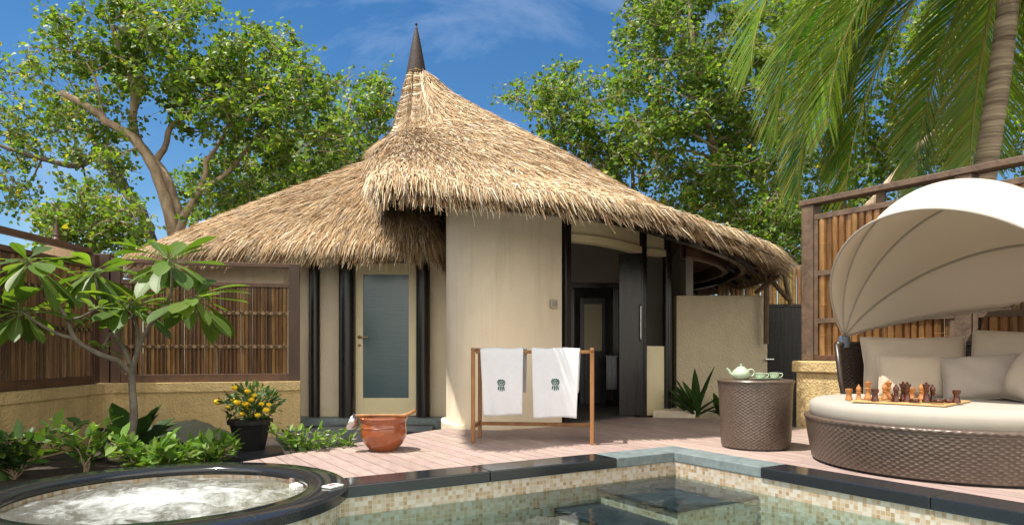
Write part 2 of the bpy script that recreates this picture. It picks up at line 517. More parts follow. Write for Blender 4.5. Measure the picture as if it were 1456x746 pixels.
def build(name, mb, mt, parent=None, world=False, smooth=True, angle=35, bevel=0.0, uvbox=False, M4=None, colors=False):
    V = np.concatenate(mb.v)
    if parent is not None and world:
        V = xf(V, np.linalg.inv(np.array(rootm(parent))))
    me = bpy.data.meshes.new(name)
    me.vertices.add(len(V))
    me.vertices.foreach_set('co', V.astype(np.float32).ravel())
    tot = np.concatenate([np.full(len(f), f.shape[1]) for f in mb.f])
    li = np.concatenate([f.ravel() for f in mb.f])
    me.loops.add(len(li))
    me.loops.foreach_set('vertex_index', li.astype(np.int32))
    me.polygons.add(len(tot))
    st = np.concatenate([[0], np.cumsum(tot)[:-1]])
    me.polygons.foreach_set('loop_start', st.astype(np.int32))
    mts = mt if isinstance(mt, (list, tuple)) else [mt]
    for k in mts:
        me.materials.append(M[k] if isinstance(k, str) else k)
    me.polygons.foreach_set('material_index', np.concatenate(mb.mi).astype(np.int32))
    me.update(calc_edges=True)
    me.validate()
    me.polygons.foreach_set('use_smooth', np.full(len(me.polygons), bool(smooth)))
    if smooth and angle < 180:
        me.set_sharp_from_angle(angle=R(angle))
    if colors:
        at = me.color_attributes.new('Col', 'FLOAT_COLOR', 'POINT')
        cc = np.concatenate(mb.c)
        at.data.foreach_set('color', np.c_[cc, np.ones(len(cc))].astype(np.float32).ravel())
    if uvbox:
        uv = me.uv_layers.new(name='UVMap')
        nor = np.zeros(len(me.polygons) * 3, np.float32)
        me.polygons.foreach_get('normal', nor)
        nor = np.abs(nor.reshape(-1, 3))
        lt = np.zeros(len(me.polygons), np.int32)
        me.polygons.foreach_get('loop_total', lt)
        lv = np.zeros(len(me.loops), np.int32)
        me.loops.foreach_get('vertex_index', lv)
        ax = np.repeat(np.argmax(nor, 1), lt)
        co = V[lv]
        U = np.where((ax == 0)[:, None], co[:, [1, 2]], np.where((ax == 1)[:, None], co[:, [0, 2]], co[:, [0, 1]]))
        uv.data.foreach_set('uv', (U + 50.003).astype(np.float32).ravel())
    o = bpy.data.objects.new(name, me)
    C.objects.link(o)
    if parent is not None:
        o.parent = parent
    elif M4 is not None:
        o.matrix_world = M4
        ROOTM[o.name] = M4
    else:
        ROOTM[o.name] = Matrix.Identity(4)
    if bevel:
        bv = o.modifiers.new('bevel', 'BEVEL')
        bv.width = bevel
        bv.segments = 2
        bv.limit_method = 'ANGLE'
        bv.angle_limit = R(40)
        bv.harden_normals = False
    return o


def tag(o, label, cat, group=None):
    o['label'] = label
    o['category'] = cat
    if group:
        o['group'] = group
    return o


def struct(o, kind='structure'):
    o['kind'] = kind
    return o


def thing(name, label, cat, loc=(0, 0, 0), rz=0.0, group=None):
    o = bpy.data.objects.new(name, None)
    C.objects.link(o)
    o.empty_display_size = 0.1
    o.location = loc
    o.rotation_euler = (0, 0, rz)
    ROOTM[o.name] = Matrix.Translation(loc) @ Matrix.Rotation(rz, 4, 'Z')
    return tag(o, label, cat, group)


def dup(root, loc, rz, label, group=None, scale=None):
    r = root.copy()
    C.objects.link(r)
    r.location = loc
    r.rotation_euler = (0, 0, rz)
    if scale:
        r.scale = (scale,) * 3
    r['label'] = label
    if group:
        r['group'] = group
    for ch in list(root.children):
        c = ch.copy(); C.objects.link(c); c.parent = r
        for g in list(ch.children):
            d = g.copy(); C.objects.link(d); d.parent = c
    return r


def nrmz(a):
    return a / (np.linalg.norm(a, axis=-1, keepdims=True) + 1e-12)


def spline(pts, n):
    P = np.asarray(pts, float)
    d = np.r_[0, np.cumsum(np.linalg.norm(np.diff(P, axis=0), axis=1))]
    # Catmull-Rom through the points
    t = np.linspace(0, d[-1], n)
    out = np.zeros((n, P.shape[1]))
    m_ = np.gradient(P, d, axis=0) if len(P) > 2 else np.tile((P[1] - P[0]) / d[1], (2, 1))
    k = np.clip(np.searchsorted(d, t, side='right') - 1, 0, len(P) - 2)
    h = (d[k + 1] - d[k])[:, None]
    s = ((t - d[k])[:, None]) / h
    out = ((2 * s**3 - 3 * s**2 + 1) * P[k] + (s**3 - 2 * s**2 + s) * h * m_[k]
           + (-2 * s**3 + 3 * s**2) * P[k + 1] + (s**3 - s**2) * h * m_[k + 1])
    return out


def inst(mb, tv, tf, pos, yd, nd, sc, col):
    """place a small template (x side, y along, z normal) N times"""
    yd = nrmz(np.asarray(yd, float))
    xd = nrmz(np.cross(yd, nd))
    zd = np.cross(xd, yd)
    sc = np.broadcast_to(np.asarray(sc, float).reshape(len(pos), -1), (len(pos), 3))
    tv = np.asarray(tv, float)
    V = (pos[:, None, :] + (tv[None, :, 0:1] * sc[:, None, 0:1]) * xd[:, None, :]
         + (tv[None, :, 1:2] * sc[:, None, 1:2]) * yd[:, None, :]
         + (tv[None, :, 2:3] * sc[:, None, 2:3]) * zd[:, None, :])
    n, t = len(pos), len(tv)
    cols = np.repeat(np.asarray(col, float)[:, None, :], t, 1).reshape(-1, 3)
    F = []
    for f in tf:
        f = np.asarray(f)
        F.append((np.arange(n)[:, None, None] * t + f[None]).reshape(-1, f.shape[-1]))
    mb.add(V.reshape(-1, 3), F, cols)


HEART = (np.array([(0, 0, 0), (.42, .12, .10), (.50, .42, .13), (.28, .75, .05), (0, 1.0, -.10),
                   (-.28, .75, .05), (-.50, .42, .13), (-.42, .12, .10)]),
         [np.array([(0, 1, 2, 3), (0, 5, 6, 7)]), np.array([(0, 3, 4), (0, 4, 5)])])
OVAL = (np.array([(0, 0, 0), (.16, .3, .04), (.17, .6, .03), (0, 1.0, -.08), (-.17, .6, .03), (-.16, .3, .04)]),
        [np.array([(0, 1, 2, 3), (0, 3, 4, 5)])])


def long_leaf(n=7, wid=0.17, droop=0.25, fold=0.05, peak=0.62):
    v, f = [], []
    for i in range(n):
        t = i / (n - 1)
        w = wid * (math.sin(math.pi * min(1, t ** (math.log(0.5) / math.log(peak))))) ** 0.75 + 0.004
        z = -droop * t * t
        v += [(-w, t, z + fold * w / wid), (0, t, z), (w, t, z + fold * w / wid)]
    for i in range(n - 1):
        a = i * 3
        f += [(a, a + 1, a + 4, a + 3), (a + 1, a + 2, a + 5, a + 4)]
    return np.array(v), [np.array(f)]


# ------------------------------------------------------------------ frame of pool and deck
PC = np.array([1.35, 5.89])
FA = math.atan2(0.522, 0.853)
FM = Matrix.Translation((PC[0], PC[1], 0)) @ Matrix.Rotation(FA, 4, 'Z')


def F2W(x, y, z=0.0):
    return np.array(FM @ Vector((x, y, z)))


def W2F(p):
    return np.array(FM.inverted() @ Vector((p[0], p[1], p[2] if len(p) > 2 else 0)))


TUB = np.array([-3.80, 0.393])
TUBW = F2W(*TUB)
TR_OUT, TR_IN = 1.08, 0.83
WATER_Z = -0.165
PX0, PY0 = -5.4, -8.0

# ground: one sheet with the pool and tub cut out, in the pool's frame
mb = MB()
BIG = 220.0
gz = -0.16
xs = [-BIG, PX0, -4.95, -2.68, 0.0, BIG]
ys = [-BIG, PY0, 0.0, 1.55, BIG]
for i in range(len(xs) - 1):
    for j in range(len(ys) - 1):
        inpool = PX0 <= xs[i] and xs[i + 1] <= 0 and PY0 <= ys[j] and ys[j + 1] <= 0
        intub = xs[i] == -4.95 and ys[j] == 0.0
        if inpool or intub:
            continue
        mb.add([(xs[i], ys[j], gz), (xs[i + 1], ys[j], gz), (xs[i + 1], ys[j + 1], gz), (xs[i], ys[j + 1], gz)], np.array([(0, 1, 2, 3)]))
# collar between the tub circle and its square hole (y>0 half)
aa = np.linspace(math.asin(-TUB[1] / 0.98), math.pi - math.asin(-TUB[1] / 0.98), 48)
inn, outr = [], []
for a in aa:
    d = np.array([math.cos(a), math.sin(a)])
    inn.append((TUB[0] + 0.98 * d[0], TUB[1] + 0.98 * d[1], gz))
    ts = []
    if d[0] > 1e-6: ts.append((-2.68 - TUB[0]) / d[0])
    if d[0] < -1e-6: ts.append((-4.95 - TUB[0]) / d[0])
    if d[1] > 1e-6: ts.append((1.55 - TUB[1]) / d[1])
    if d[1] < -1e-6: ts.append((0 - TUB[1]) / d[1])
    t = min(x for x in ts if x > 0)
    outr.append((TUB[0] + t * d[0], TUB[1] + t * d[1], gz))
mb.grid(np.stack([np.array(inn), np.array(outr)], 1), flip=True)
struct(build('ground', mb, 'soil', M4=FM, smooth=False))

# pool shell
mb = MB()
PD = -1.25
mb.add([(PX0, 0, -0.05), (0, 0, -0.05), (0, 0, PD), (PX0, 0, PD)], np.array([(0, 1, 2, 3)]))
mb.add([(0, 0, -0.05), (0, PY0, -0.05), (0, PY0, PD), (0, 0, PD)], np.array([(0, 1, 2, 3)]))
mb.add([(PX0, PY0, -0.05), (PX0, 0, -0.05), (PX0, 0, PD), (PX0, PY0, PD)], np.array([(0, 1, 2, 3)]))
mb.add([(0, PY0, -0.05), (PX0, PY0, -0.05), (PX0, PY0, PD), (0, PY0, PD)], np.array([(0, 1, 2, 3)]))
mb.add([(PX0, PY0, PD), (0, PY0, PD), (0, 0, PD), (PX0, 0, PD)], np.array([(0, 1, 2, 3)]), mi=1)
struct(build('pool_basin', mb, ['mosaic', 'mosaic_floor'], M4=FM, smooth=False, uvbox=True))

# underwater steps: mosaic blocks with dark slabs on top
mb = MB(); slabs_ = []
for k, (x0, x1, y0, zt) in enumerate(((-0.80, -0.004, -0.86, -0.185), (-1.20, -0.804, -0.98, -0.30), (-1.62, -1.204, -1.06, -0.43))):
    mb.box((x0, y0, PD), (x1, -0.004, zt - 0.03))
    slabs_.append(MB().box((x0 - 0.02, y0 - 0.02, zt - 0.028), (x1 if k == 0 else x1 - 0.003, -0.006, zt)))
so = struct(build('pool_steps', mb, 'mosaic', M4=FM, smooth=False, uvbox=True))
for q in slabs_:
    build('step_slab', q, 'dark_slate', parent=so, smooth=False, bevel=0.006)

# pool water
n = 2
mb = MB()
mb.add([(PX0, PY0, WATER_Z), (-0.001, PY0, WATER_Z), (-0.001, -0.001, WATER_Z), (PX0, -0.001, WATER_Z)], np.array([(0, 1, 2, 3)]))
struct(build('pool_water', mb, 'water', M4=FM, smooth=False))

# coping: polished black slabs, grey slate at the corner
cop = MB(); cs = MB()
CW, CT = 0.27, 0.028


def slab(m_, x0, x1, y0, y1):
    m_.box((x0 + .0015, y0 + .0015, -0.05), (x1 - .0015, y1 - .0015, CT))


slab(cs, -0.62, 0.012 - 0.02, -0.02, CW)
slab(cs, -0.008, CW, -0.9, CW)
x = -0.62
while x > -2.9:
    x2 = max(x - 1.15, -2.95)
    slab(cop, x2, x, -0.02, CW)
    x = x2
y = -0.9
while y > PY0:
    slab(cop, -0.02, CW, max(y - 1.2, PY0), y)
    y -= 1.2
slab(cop, PX0 - CW, PX0 + .02, PY0, -0.8)
cb = struct(build('pool_edge_paving', cop, 'granite', M4=FM, smooth=False, bevel=0.008))
build('corner_slab', cs, 'slate', parent=cb, smooth=False, bevel=0.007)

# ------------------------------------------------------------------ deck
DP = [(-2.42, 5.02), (-0.86, 7.72), (-0.3, 8.4), (1.2, 9.25), (1.9, 9.12), (3.0, 8.98), (3.45, 8.0), (6.9, 2.4), (4.6, 1.3), (1.0, 5.0)]
DPF = [W2F(p)[:2] for p in DP]


def clip(poly, nx, ny, d):
    out = []
    for i in range(len(poly)):
        a, b_ = poly[i], poly[(i + 1) % len(poly)]
        fa, fb = nx * a[0] + ny * a[1] - d, nx * b_[0] + ny * b_[1] - d
        if fa <= 0:
            out.append(a)
        if (fa < 0) != (fb < 0):
            t = fa / (fa - fb)
            out.append((a[0] + t * (b_[0] - a[0]), a[1] + t * (b_[1] - a[1])))
    return out


def hull(pts):
    pts = sorted(map(tuple, pts))
    def half(ps):
        h = []
        for p in ps:
            while len(h) > 1 and (h[-1][0]-h[-2][0])*(p[1]-h[-2][1])-(h[-1][1]-h[-2][1])*(p[0]-h[-2][0]) <= 0:
                h.pop()
            h.append(p)
        return h
    a, b_ = half(pts), half(pts[::-1])
    return a[:-1] + b_[:-1]


deck_poly = hull(DPF + [W2F((-2.1, 4.6))[:2]])
mb = MB()
BW = 0.142
x = -4.0
while x < 2.72:
    p = clip(deck_poly, -1, 0, -(x + 0.0045))
    p = clip(p, 1, 0, min(x + BW - 0.0045, 2.70)) if p else p
    if p and x + BW > -3.0 and x < CW and x + BW < CW + BW:
        lim = CW + 0.002
        if x < TUB[0] + 0.95:
            dx = min(abs(x + BW - TUB[0]), 0.94)
            lim = TUB[1] + math.sqrt(0.95 ** 2 - dx ** 2) if x + BW < TUB[0] + 1.1 else lim
            lim = max(lim, CW)
        p = clip(p, 0, -1, -lim)
    elif p and x < TUB[0] + 0.95:
        dx = min(abs(x + BW - TUB[0]), 0.94)
        p = clip(p, 0, -1, -(TUB[1] + math.sqrt(0.95 ** 2 - dx ** 2)))
    if p and len(p) > 2:
        # break the run into boards with butt joints
        ys_ = [q[1] for q in p]
        y = min(ys_) - random.uniform(0, 2.5)
        while y < max(ys_):
            ln = random.uniform(2.4, 3.6)
            pp = clip(clip(p, 0, -1, -(y + 0.0015)), 0, 1, y + ln - 0.0015)
            if pp and len(pp) > 2:
                s = random.uniform(0.86, 1.1)
                mb.prism(pp, -0.03, 0.0, col=(0.365 * s, 0.275 * s * random.uniform(.97, 1.03), 0.245 * s))
            y += ln
    x += BW
struct(build('deck', mb, 'deck', M4=FM, smooth=False, colors=True))
# dark joists under the deck close the gaps
mb = MB()
pj = clip(deck_poly, 0, -1, -(CW + 0.05))
mb.prism(clip(pj, -1, 0, 2.6), -0.12, -0.034)
pj2 = clip(deck_poly, -1, 0, -(CW + 0.05))
mb.prism(clip(pj2, 0, 1, CW + 0.045), -0.12, -0.034)
struct(build('deck_base', mb, 'black', M4=FM, smooth=False))

# ------------------------------------------------------------------ hot tub
tub = thing('hot_tub', 'round bubbling hot tub with polished black stone rim beside the pool', 'hot tub', tuple(TUBW), FA)
mb = MB()
mb.lathe([(0.90, -0.014), (0.835, -0.012), (0.826, 0.006), (0.834, 0.026), (0.85, 0.035), (1.06, 0.035), (1.082, 0.022), (1.085, -0.03), (1.04, -0.035), (1.0, -0.036), (0.90, -0.014)], seg=96, caps=False)
build('rim', mb, 'granite', tub, angle=50)
mb = MB()
n = 96
a = np.linspace(0, 2 * np.pi, n + 1)
for r0, z0, z1 in ((1.03, -1.25, -0.036), ):
    V = np.stack([np.stack([r0 * np.cos(a), r0 * np.sin(a), np.full(n + 1, z0)], 1), np.stack([r0 * np.cos(a), r0 * np.sin(a), np.full(n + 1, z1)], 1)], 1)
    mb.grid(V, flip=True)
r0 = 0.845
V = np.stack([np.stack([r0 * np.cos(a), r0 * np.sin(a), np.full(n + 1, -0.9)], 1), np.stack([r0 * np.cos(a), r0 * np.sin(a), np.full(n + 1, -0.02)], 1)], 1)
mb.grid(V)
mb.add(np.c_[0.846 * np.cos(a[:-1]), 0.846 * np.sin(a[:-1]), np.full(n, -0.85)], np.arange(n)[None, :])
o = build('mosaic_side', mb, 'mosaic', tub, smooth=True)
uv = o.data.uv_layers.new(name='UVMap')
for l in o.data.loops:
    c = o.data.vertices[l.vertex_index].co
    ang = math.atan2(c.y, c.x)
    if abs(ang) > 3.12 and False:
        pass
    uv.data[l.index].uv = (ang * 1.0 + 20, c.z + 20)
# seams of the stone ring (thin pale joints)
for ang in (18, 63, 153, 198, 243, 288, 333):
    d = np.array([math.cos(R(ang)), math.sin(R(ang)), 0])
    build('joint', MB().bar(d * 0.85 + (0, 0, .0345), d * 1.065 + (0, 0, .0345), 0.004, 0.002), 'lash', tub, smooth=False)
# white skimmer fitting inside the rim
mb = MB()
ca = math.radians(-4)
q = W2F(G(421, 697, -0.06)) - np.r_[TUB, 0]
qa = math.atan2(q[1], q[0])
Mx = Matrix.Rotation(qa, 4, 'Z') @ Matrix.Translation((0.80, 0, -0.10))
mb.box((-0.02, -0.06, 0), (0.03, 0.06, 0.085), Mx)
mb.box((-0.032, -0.055, 0.002), (-0.02, -0.03, 0.08), Mx)
mb.box((-0.032, -0.012, 0.002), (-0.02, 0.012, 0.08), Mx)
mb.box((-0.032, 0.03, 0.002), (-0.02, 0.055, 0.08), Mx)
build('skimmer', mb, 'white', tub, smooth=False, bevel=0.006)
# bubbling water with real heaps over the jets
N = 90
rr = np.linspace(0, 0.838, 46)
aa = np.linspace(0, 2 * np.pi, 128, endpoint=False)
RR, AA = np.meshgrid(rr, aa, indexing='ij')
X, Y = RR * np.cos(AA), RR * np.sin(AA)
Z = np.full_like(X, -0.040)
for k in range(60):
    cx, cy = rng.normal(0, 0.36, 2)
    s = rng.uniform(0.03, 0.13)
    Z += rng.uniform(0.25, 1.0) * 0.022 * np.exp(-((X - cx) ** 2 + (Y - cy) ** 2) / (2 * s * s)) * (RR < 0.9)
for k in range(30):
    th = rng.uniform(0, 2 * np.pi); f = rng.uniform(15, 60)
    Z += 0.0014 * np.sin(f * (X * math.cos(th) + Y * math.sin(th)) + rng.uniform(0, 6))
Z = np.minimum(Z, 0.012)
mb = MB().grid(np.stack([X, Y, Z], -1), closed_v=True, flip=True)
o = build('water', mb, 'foam', tub)
# control switch tile on the rim
sp = G(473, 692, 0.035)
sw = thing('switch_tile', 'small white control tile with a red mark on the hot tub rim', 'switch', tuple(sp), FA + 0.5)
build('plate', MB().box((-0.055, -0.04, 0.001), (0.055, 0.04, 0.014)), 'white', sw, smooth=False, bevel=0.004)
build('mark', MB().box((-0.018, -0.012, 0.0145), (0.018, 0.012, 0.017)).box((-0.042, -0.014, 0.0145), (-0.026, 0.002, 0.016)), 'red', sw, smooth=False)

# ------------------------------------------------------------------ villa
AP = np.array([-1.32, 9.7])
villa = thing('thatched_villa', 'cream villa with spiralling thatched roof and dark pointed finial beyond the deck', 'villa', (AP[0], AP[1], 0))
ZC = 4.72
th_k = np.array([-172, -150, -130, -115, -100, -95, -91.5, -88, -84, -74, -66, -46, -31, -19, -10, 0, 15, 40, 70, 95, 120, 140, 160, 175.])
R_k = np.array([.60, .64, .72, .86, 1.15, 1.60, 2.55, 3.62, 3.76, 3.45, 3.30, 3.72, 4.10, 4.48, 4.70, 4.95, 5.15, 5.25, 5.0, 4.2, 2.2, 1.1, .7, .6])
z_k = np.array([3.1, 3.05, 2.97, 2.92, 2.84, 2.74, 2.54, 2.33, 2.30, 2.33, 2.37, 2.30, 2.17, 2.08, 2.06, 2.05, 2.0, 1.92, 1.9, 2.2, 2.9, 3.1, 3.1, 3.05])
THA, THB = -172.0, 175.0


def pchip(xk, yk, x):
    return np.interp(x, xk, yk)


def smooth_interp(xk, yk, x):
    xs_ = np.linspace(xk[0], xk[-1], 800)
    ys2 = np.interp(xs_, xk, yk)
    ker = np.hanning(11); ker /= ker.sum()
    ys2 = np.convolve(np.pad(ys2, 5, mode='edge'), ker, 'valid')
    return np.interp(x, xs_, ys2)


PL = np.array([(0.14, 0), (.30, .27), (.42, .48), (.54, .57), (.91, .70), (1.03, .83), (1.04, .93), (1.0, 1.0)])
PF = np.array([(.035, 0), (.075, .2), (.125, .34), (.165, .42), (.36, .545), (.6, .71), (.82, .88), (1, 1)])
PS = np.array([(.018, 0), (.1, .14), (.2, .25), (.3, .35), (.45, .5), (.62, .69), (.82, .885), (1, 1)])


def prof(th, t):
    """th in degrees, t 0..1 -> r, z of the upper thatch"""
    i = np.linspace(0, 1, 8)
    def ev(P):
        return smooth_interp(i, P[:, 0], t), smooth_interp(i, P[:, 1], t)
    wL = np.clip((-90 - th) / 32, 0, 1); wL = np.maximum(wL, np.clip((th - 110) / 40, 0, 1)); wL = wL * wL * (3 - 2 * wL)
    wS = np.clip((th + 85) / 60, 0, 1) * np.clip((150 - th) / 40, 0, 1); wS = wS * wS * (3 - 2 * wS)
    wF = np.clip(1 - wL - wS, 0, 1)
    rL, zL = ev(PL); rF, zF = ev(PF); rS, zS = ev(PS)
    s = wL + wF + wS
    rr_ = (wL * rL + wF * rF + wS * rS) / s
    zz_ = (wL * zL + wF * zF + wS * zS) / s
    Rr = smooth_interp(th_k, R_k, th); ze = smooth_interp(th_k, z_k, th)
    return Rr * rr_, ZC - (ZC - ze) * zz_


def upper(th, t):
    r, z = prof(th, t)
    return np.stack([AP[0] + r * np.cos(np.radians(th)), AP[1] + r * np.sin(np.radians(th)), z], -1)


LA = np.array([-1.4, 10.25, 3.85])
LE = np.array([(-0.86, 9.15, 2.22), (-0.95, 8.85, 2.21), (-1.3, 8.72, 2.21), (-2.6, 8.72, 2.22), (-3.7, 8.86, 2.20), (-4.55, 9.12, 2.18), (-5.12, 9.6, 2.16),
               (-5.42, 10.3, 2.14), (-5.5, 11.3, 2.12), (-5.0, 13.0, 2.12), (-3.5, 14.3, 2.12), (-1.4, 14.6, 2.12)])
LES = spline(LE, 400)
LEd = np.r_[0, np.cumsum(np.linalg.norm(np.diff(LES, axis=0), axis=1))]


def lower(s, t):
    """s metres along the eave, t 0 apex .. 1 eave"""
    E = np.stack([np.interp(s, LEd, LES[:, k]) for k in range(3)], -1)
    t = np.asarray(t)[..., None]
    p = LA + (E - LA) * t
    bulge = 0.035 * np.sin(np.pi * t ** 1.6) + 0.08 * np.clip(1 - t, 0, 1) * 0
    p[..., 2:3] += bulge
    return p


def surf_frame(fn, a, b_, ea, eb):
    p = fn(a, b_)
    da = (fn(a + ea, b_) - fn(a - ea, b_))
    db = (fn(a, np.clip(b_ + eb, 0, 1.0)) - fn(a, np.clip(b_ - eb, 0, 1.0)))
    down = nrmz(db)
    nn = nrmz(np.cross(db, da))
    nn = np.where(nn[..., 2:3] < 0, -nn, nn)
    return p, down, nn


def blades(mb, p, down, nn, ln, wd, col, lift, hang):
    """3-section straws lying down the slope"""
    n = len(p)
    side = nrmz(np.cross(down, nn))
    ang = rng.normal(0, 0.16, n)[:, None] * (1 + 1.2 * (rng.random((n, 1)) > .88))
    d = nrmz(down * np.cos(ang) + side * np.sin(ang))
    tilt = rng.normal(0, 0.05, n)[:, None]
    d0 = nrmz(d + nn * (lift[:, None] + tilt))
    d1 = nrmz(d0 + np.array([0, 0, -1.0]) * hang[:, None] + rng.normal(0, 0.06, (n, 3)))
    sd = nrmz(np.cross(d0, nn) + rng.normal(0, 0.35, (n, 3)))
    ln = ln[:, None]; wd = wd[:, None]
    a = p
    m_ = a + d0 * ln * 0.55
    e = m_ + d1 * ln * 0.45
    V = np.stack([a - sd * wd * .5, a + sd * wd * .5, m_ + sd * wd * .5, m_ - sd * wd * .5, e + sd * wd * .16, e - sd * wd * .16], 1)
    F = np.array([(0, 1, 2, 3), (3, 2, 4, 5)])
    FF = (np.arange(n)[:, None, None] * 6 + F[None]).reshape(-1, 4)
    mb.add(V.reshape(-1, 3), FF, np.repeat(col, 6, 0))


def straw_col(n, pale):
    """gold, brown and bleached straw; pale 0..1 raises the share of bleached straw"""
    base = np.array([(0.36, 0.215, 0.085), (0.44, 0.28, 0.125), (0.27, 0.155, 0.065), (0.52, 0.38, 0.21), (0.62, 0.50, 0.33), (0.17, 0.10, 0.045), (0.30, 0.255, 0.20)])
    w0 = np.array([.29, .26, .16, .13, .05, .07, .09]); w1 = np.array([.10, .18, .06, .30, .27, .04, .09])
    cum0, cum1 = np.cumsum(w0 / w0.sum()), np.cumsum(w1 / w1.sum())
    u = rng.random(n)[:, None]
    cum = cum0[None] * (1 - pale[:, None]) + cum1[None] * pale[:, None]
    k = np.clip((u > cum).sum(1), 0, 6)
    c = base[k] * rng.uniform(0.72, 1.22, (n, 1)) * rng.uniform(.96, 1.04, (n, 3))
    g = c @ np.array([.3, .55, .15])
    return np.clip(c * .84 + g[:, None] * .16, 0.01, 0.8)


# upper roof: solid underlayer with thickness + straws
mb = MB()
ths = np.linspace(THA, THB, 240); ts = np.linspace(0, 1, 34)
TH, TT = np.meshgrid(ths, ts, indexing='ij')
top = upper(TH, TT)
mb.grid(top, flip=False)
under = top.copy(); under[..., 2] -= 0.16 * np.clip(TT * 2, 0.1, 1)
mb.grid(under, flip=True)
mb.grid(np.stack([top[:, -1], under[:, -1]], 1))
mb.grid(np.stack([top[0], under[0]], 1)); mb.grid(np.stack([top[-1], under[-1]], 1), flip=True)
roof = build('thatch_roof', mb, 'thatch_base', villa, world=True, angle=60)

mb = MB()
def scatter_upper(n, th0, th1, lo=0.0, pale_mul=1.0):
    th = rng.uniform(th0, th1, n * 4)
    t = np.sqrt(rng.random(n * 4)) * (1 - lo) + lo
    Rr = smooth_interp(th_k, R_k, th)
    r_, _ = prof(th, t)
    keep = rng.random(n * 4) < np.clip((0.25 + Rr * 1.0) / 5.2, 0.14, 1)
    th, t = th[keep][:n], t[keep][:n]
    kp = ~((t < 0.42) & (th < -66 + 12 * rng.random(len(th))))
    th, t = th[kp], t[kp]
    p, dn, nn = surf_frame(upper, th, t, 0.3, 0.01)
    k = len(th)
    near = np.clip((t - 0.75) / 0.25, 0, 1)
    frontness = np.clip(1 - (th + 100) / 80, 0, 1) * (th > -175)
    pale = np.clip(0.18 + 0.8 * near * rng.random(k) + 0.35 * frontness * (t > 0.45) * rng.random(k), 0, 1) * pale_mul
    # slow patches of tone across the roof
    pt = 0.5 + 0.5 * np.sin(p[:, 0] * 2.3 + 1.1 * np.sin(p[:, 1] * 1.9)) * np.sin(p[:, 2] * 3.1 + p[:, 0])
    col = np.clip(straw_col(k, np.clip(pale + .12 + 0.2 * (pt - .5), 0, 1)) * (1.14 + 0.26 * pt)[:, None] * [1.0, 1.02, 1.06], 0, .82)
    ln = rng.uniform(0.14, 0.36, k) * (0.75 + 0.4 * near)
    wd = rng.uniform(0.0045, 0.011, k)
    lift = 0.05 + 0.10 * rng.random(k)
    hang = 0.05 + 0.75 * near
    blades(mb, p + nn * rng.uniform(0.0, 0.05, k)[:, None], dn, nn, ln, wd, col, lift, hang)


scatter_upper(66000, -172, 45)
scatter_upper(36000, -125, 10)
scatter_upper(7000, 40, 174)
# dense eave fringe
def fringe_upper(n, th0, th1):
    th = rng.uniform(th0, th1, n * 3)
    Rr = smooth_interp(th_k, R_k, th)
    th = th[rng.random(n * 3) < np.clip(Rr / 5.4, .15, 1)][:n]
    k = len(th)
    t = rng.uniform(0.9, 1.0, k)
    p, dn, nn = surf_frame(upper, th, t, 0.3, 0.01)
    p = p - np.array([0, 0, 1.0]) * rng.uniform(-0.02, 0.15, k)[:, None]
    col = np.clip(straw_col(k, np.clip(rng.normal(0.75, 0.2, k), 0, 1)) * [1.12, 1.14, 1.18], 0, .82)
    blades(mb, p, dn, nn, rng.uniform(0.14, 0.34, k) * (1 + 0.4 * (rng.random(k) > .93)), rng.uniform(0.006, 0.013, k), col, 0.02 + 0.1 * rng.random(k), rng.uniform(0.3, 1.5, k))


fringe_upper(15000, -172, 40)
fringe_upper(3000, 40, 174)
# radial silhouette straws at the left break of the spiral
build('straw', mb, 'thatch', roof, world=True, smooth=False, colors=True)

# bound cap below the finial: wrapped straw bands and a pale batten
mb = MB()
for k in range(62):
    t = 0.015 + 0.405 * k / 61
    th = np.linspace(-172, -58 - 5 * random.random(), 44)
    P = upper(th, np.full_like(th, t))
    P[:, :2] += nrmz(P[:, :2] - AP) * (0.022 + 0.008 * random.random())
    P[:, 2] += 0.012 * np.sin(np.radians(th) * 3 + k)
    c = straw_col(1, np.array([0.75]))[0]
    if k % 6 == 5:
        c = np.array([.64, .56, .42])
    mb.tube(P, (0.016 if k % 6 == 5 else 0.013) + 0.004 * random.random(), 5, col=c)
n_ = 1500
th = rng.uniform(-172, -58, n_); t = rng.uniform(.02, .42, n_)
p, dn, nn = surf_frame(upper, th, t, .3, .01)
blades(mb, p + nn * .03, dn, nn, rng.uniform(.05, .16, n_), rng.uniform(.004, .008, n_), straw_col(n_, np.full(n_, .6)), .05 + .15 * rng.random(n_), np.full(n_, .1))
build('binding', mb, 'thatch', roof, world=True, colors=True)
mb = MB()
th = np.array([-66, -64, -61, -58.0]); t = np.array([0.08, 0.2, 0.31, 0.42])
P = upper(th, t); P[:, :2] += nrmz(P[:, :2] - AP) * 0.055
mb.tube(P, [0.016, .02, .022, .02], 6, col=(0.62, 0.56, 0.45))
build('batten', mb, 'thatch', roof, world=True, colors=True)

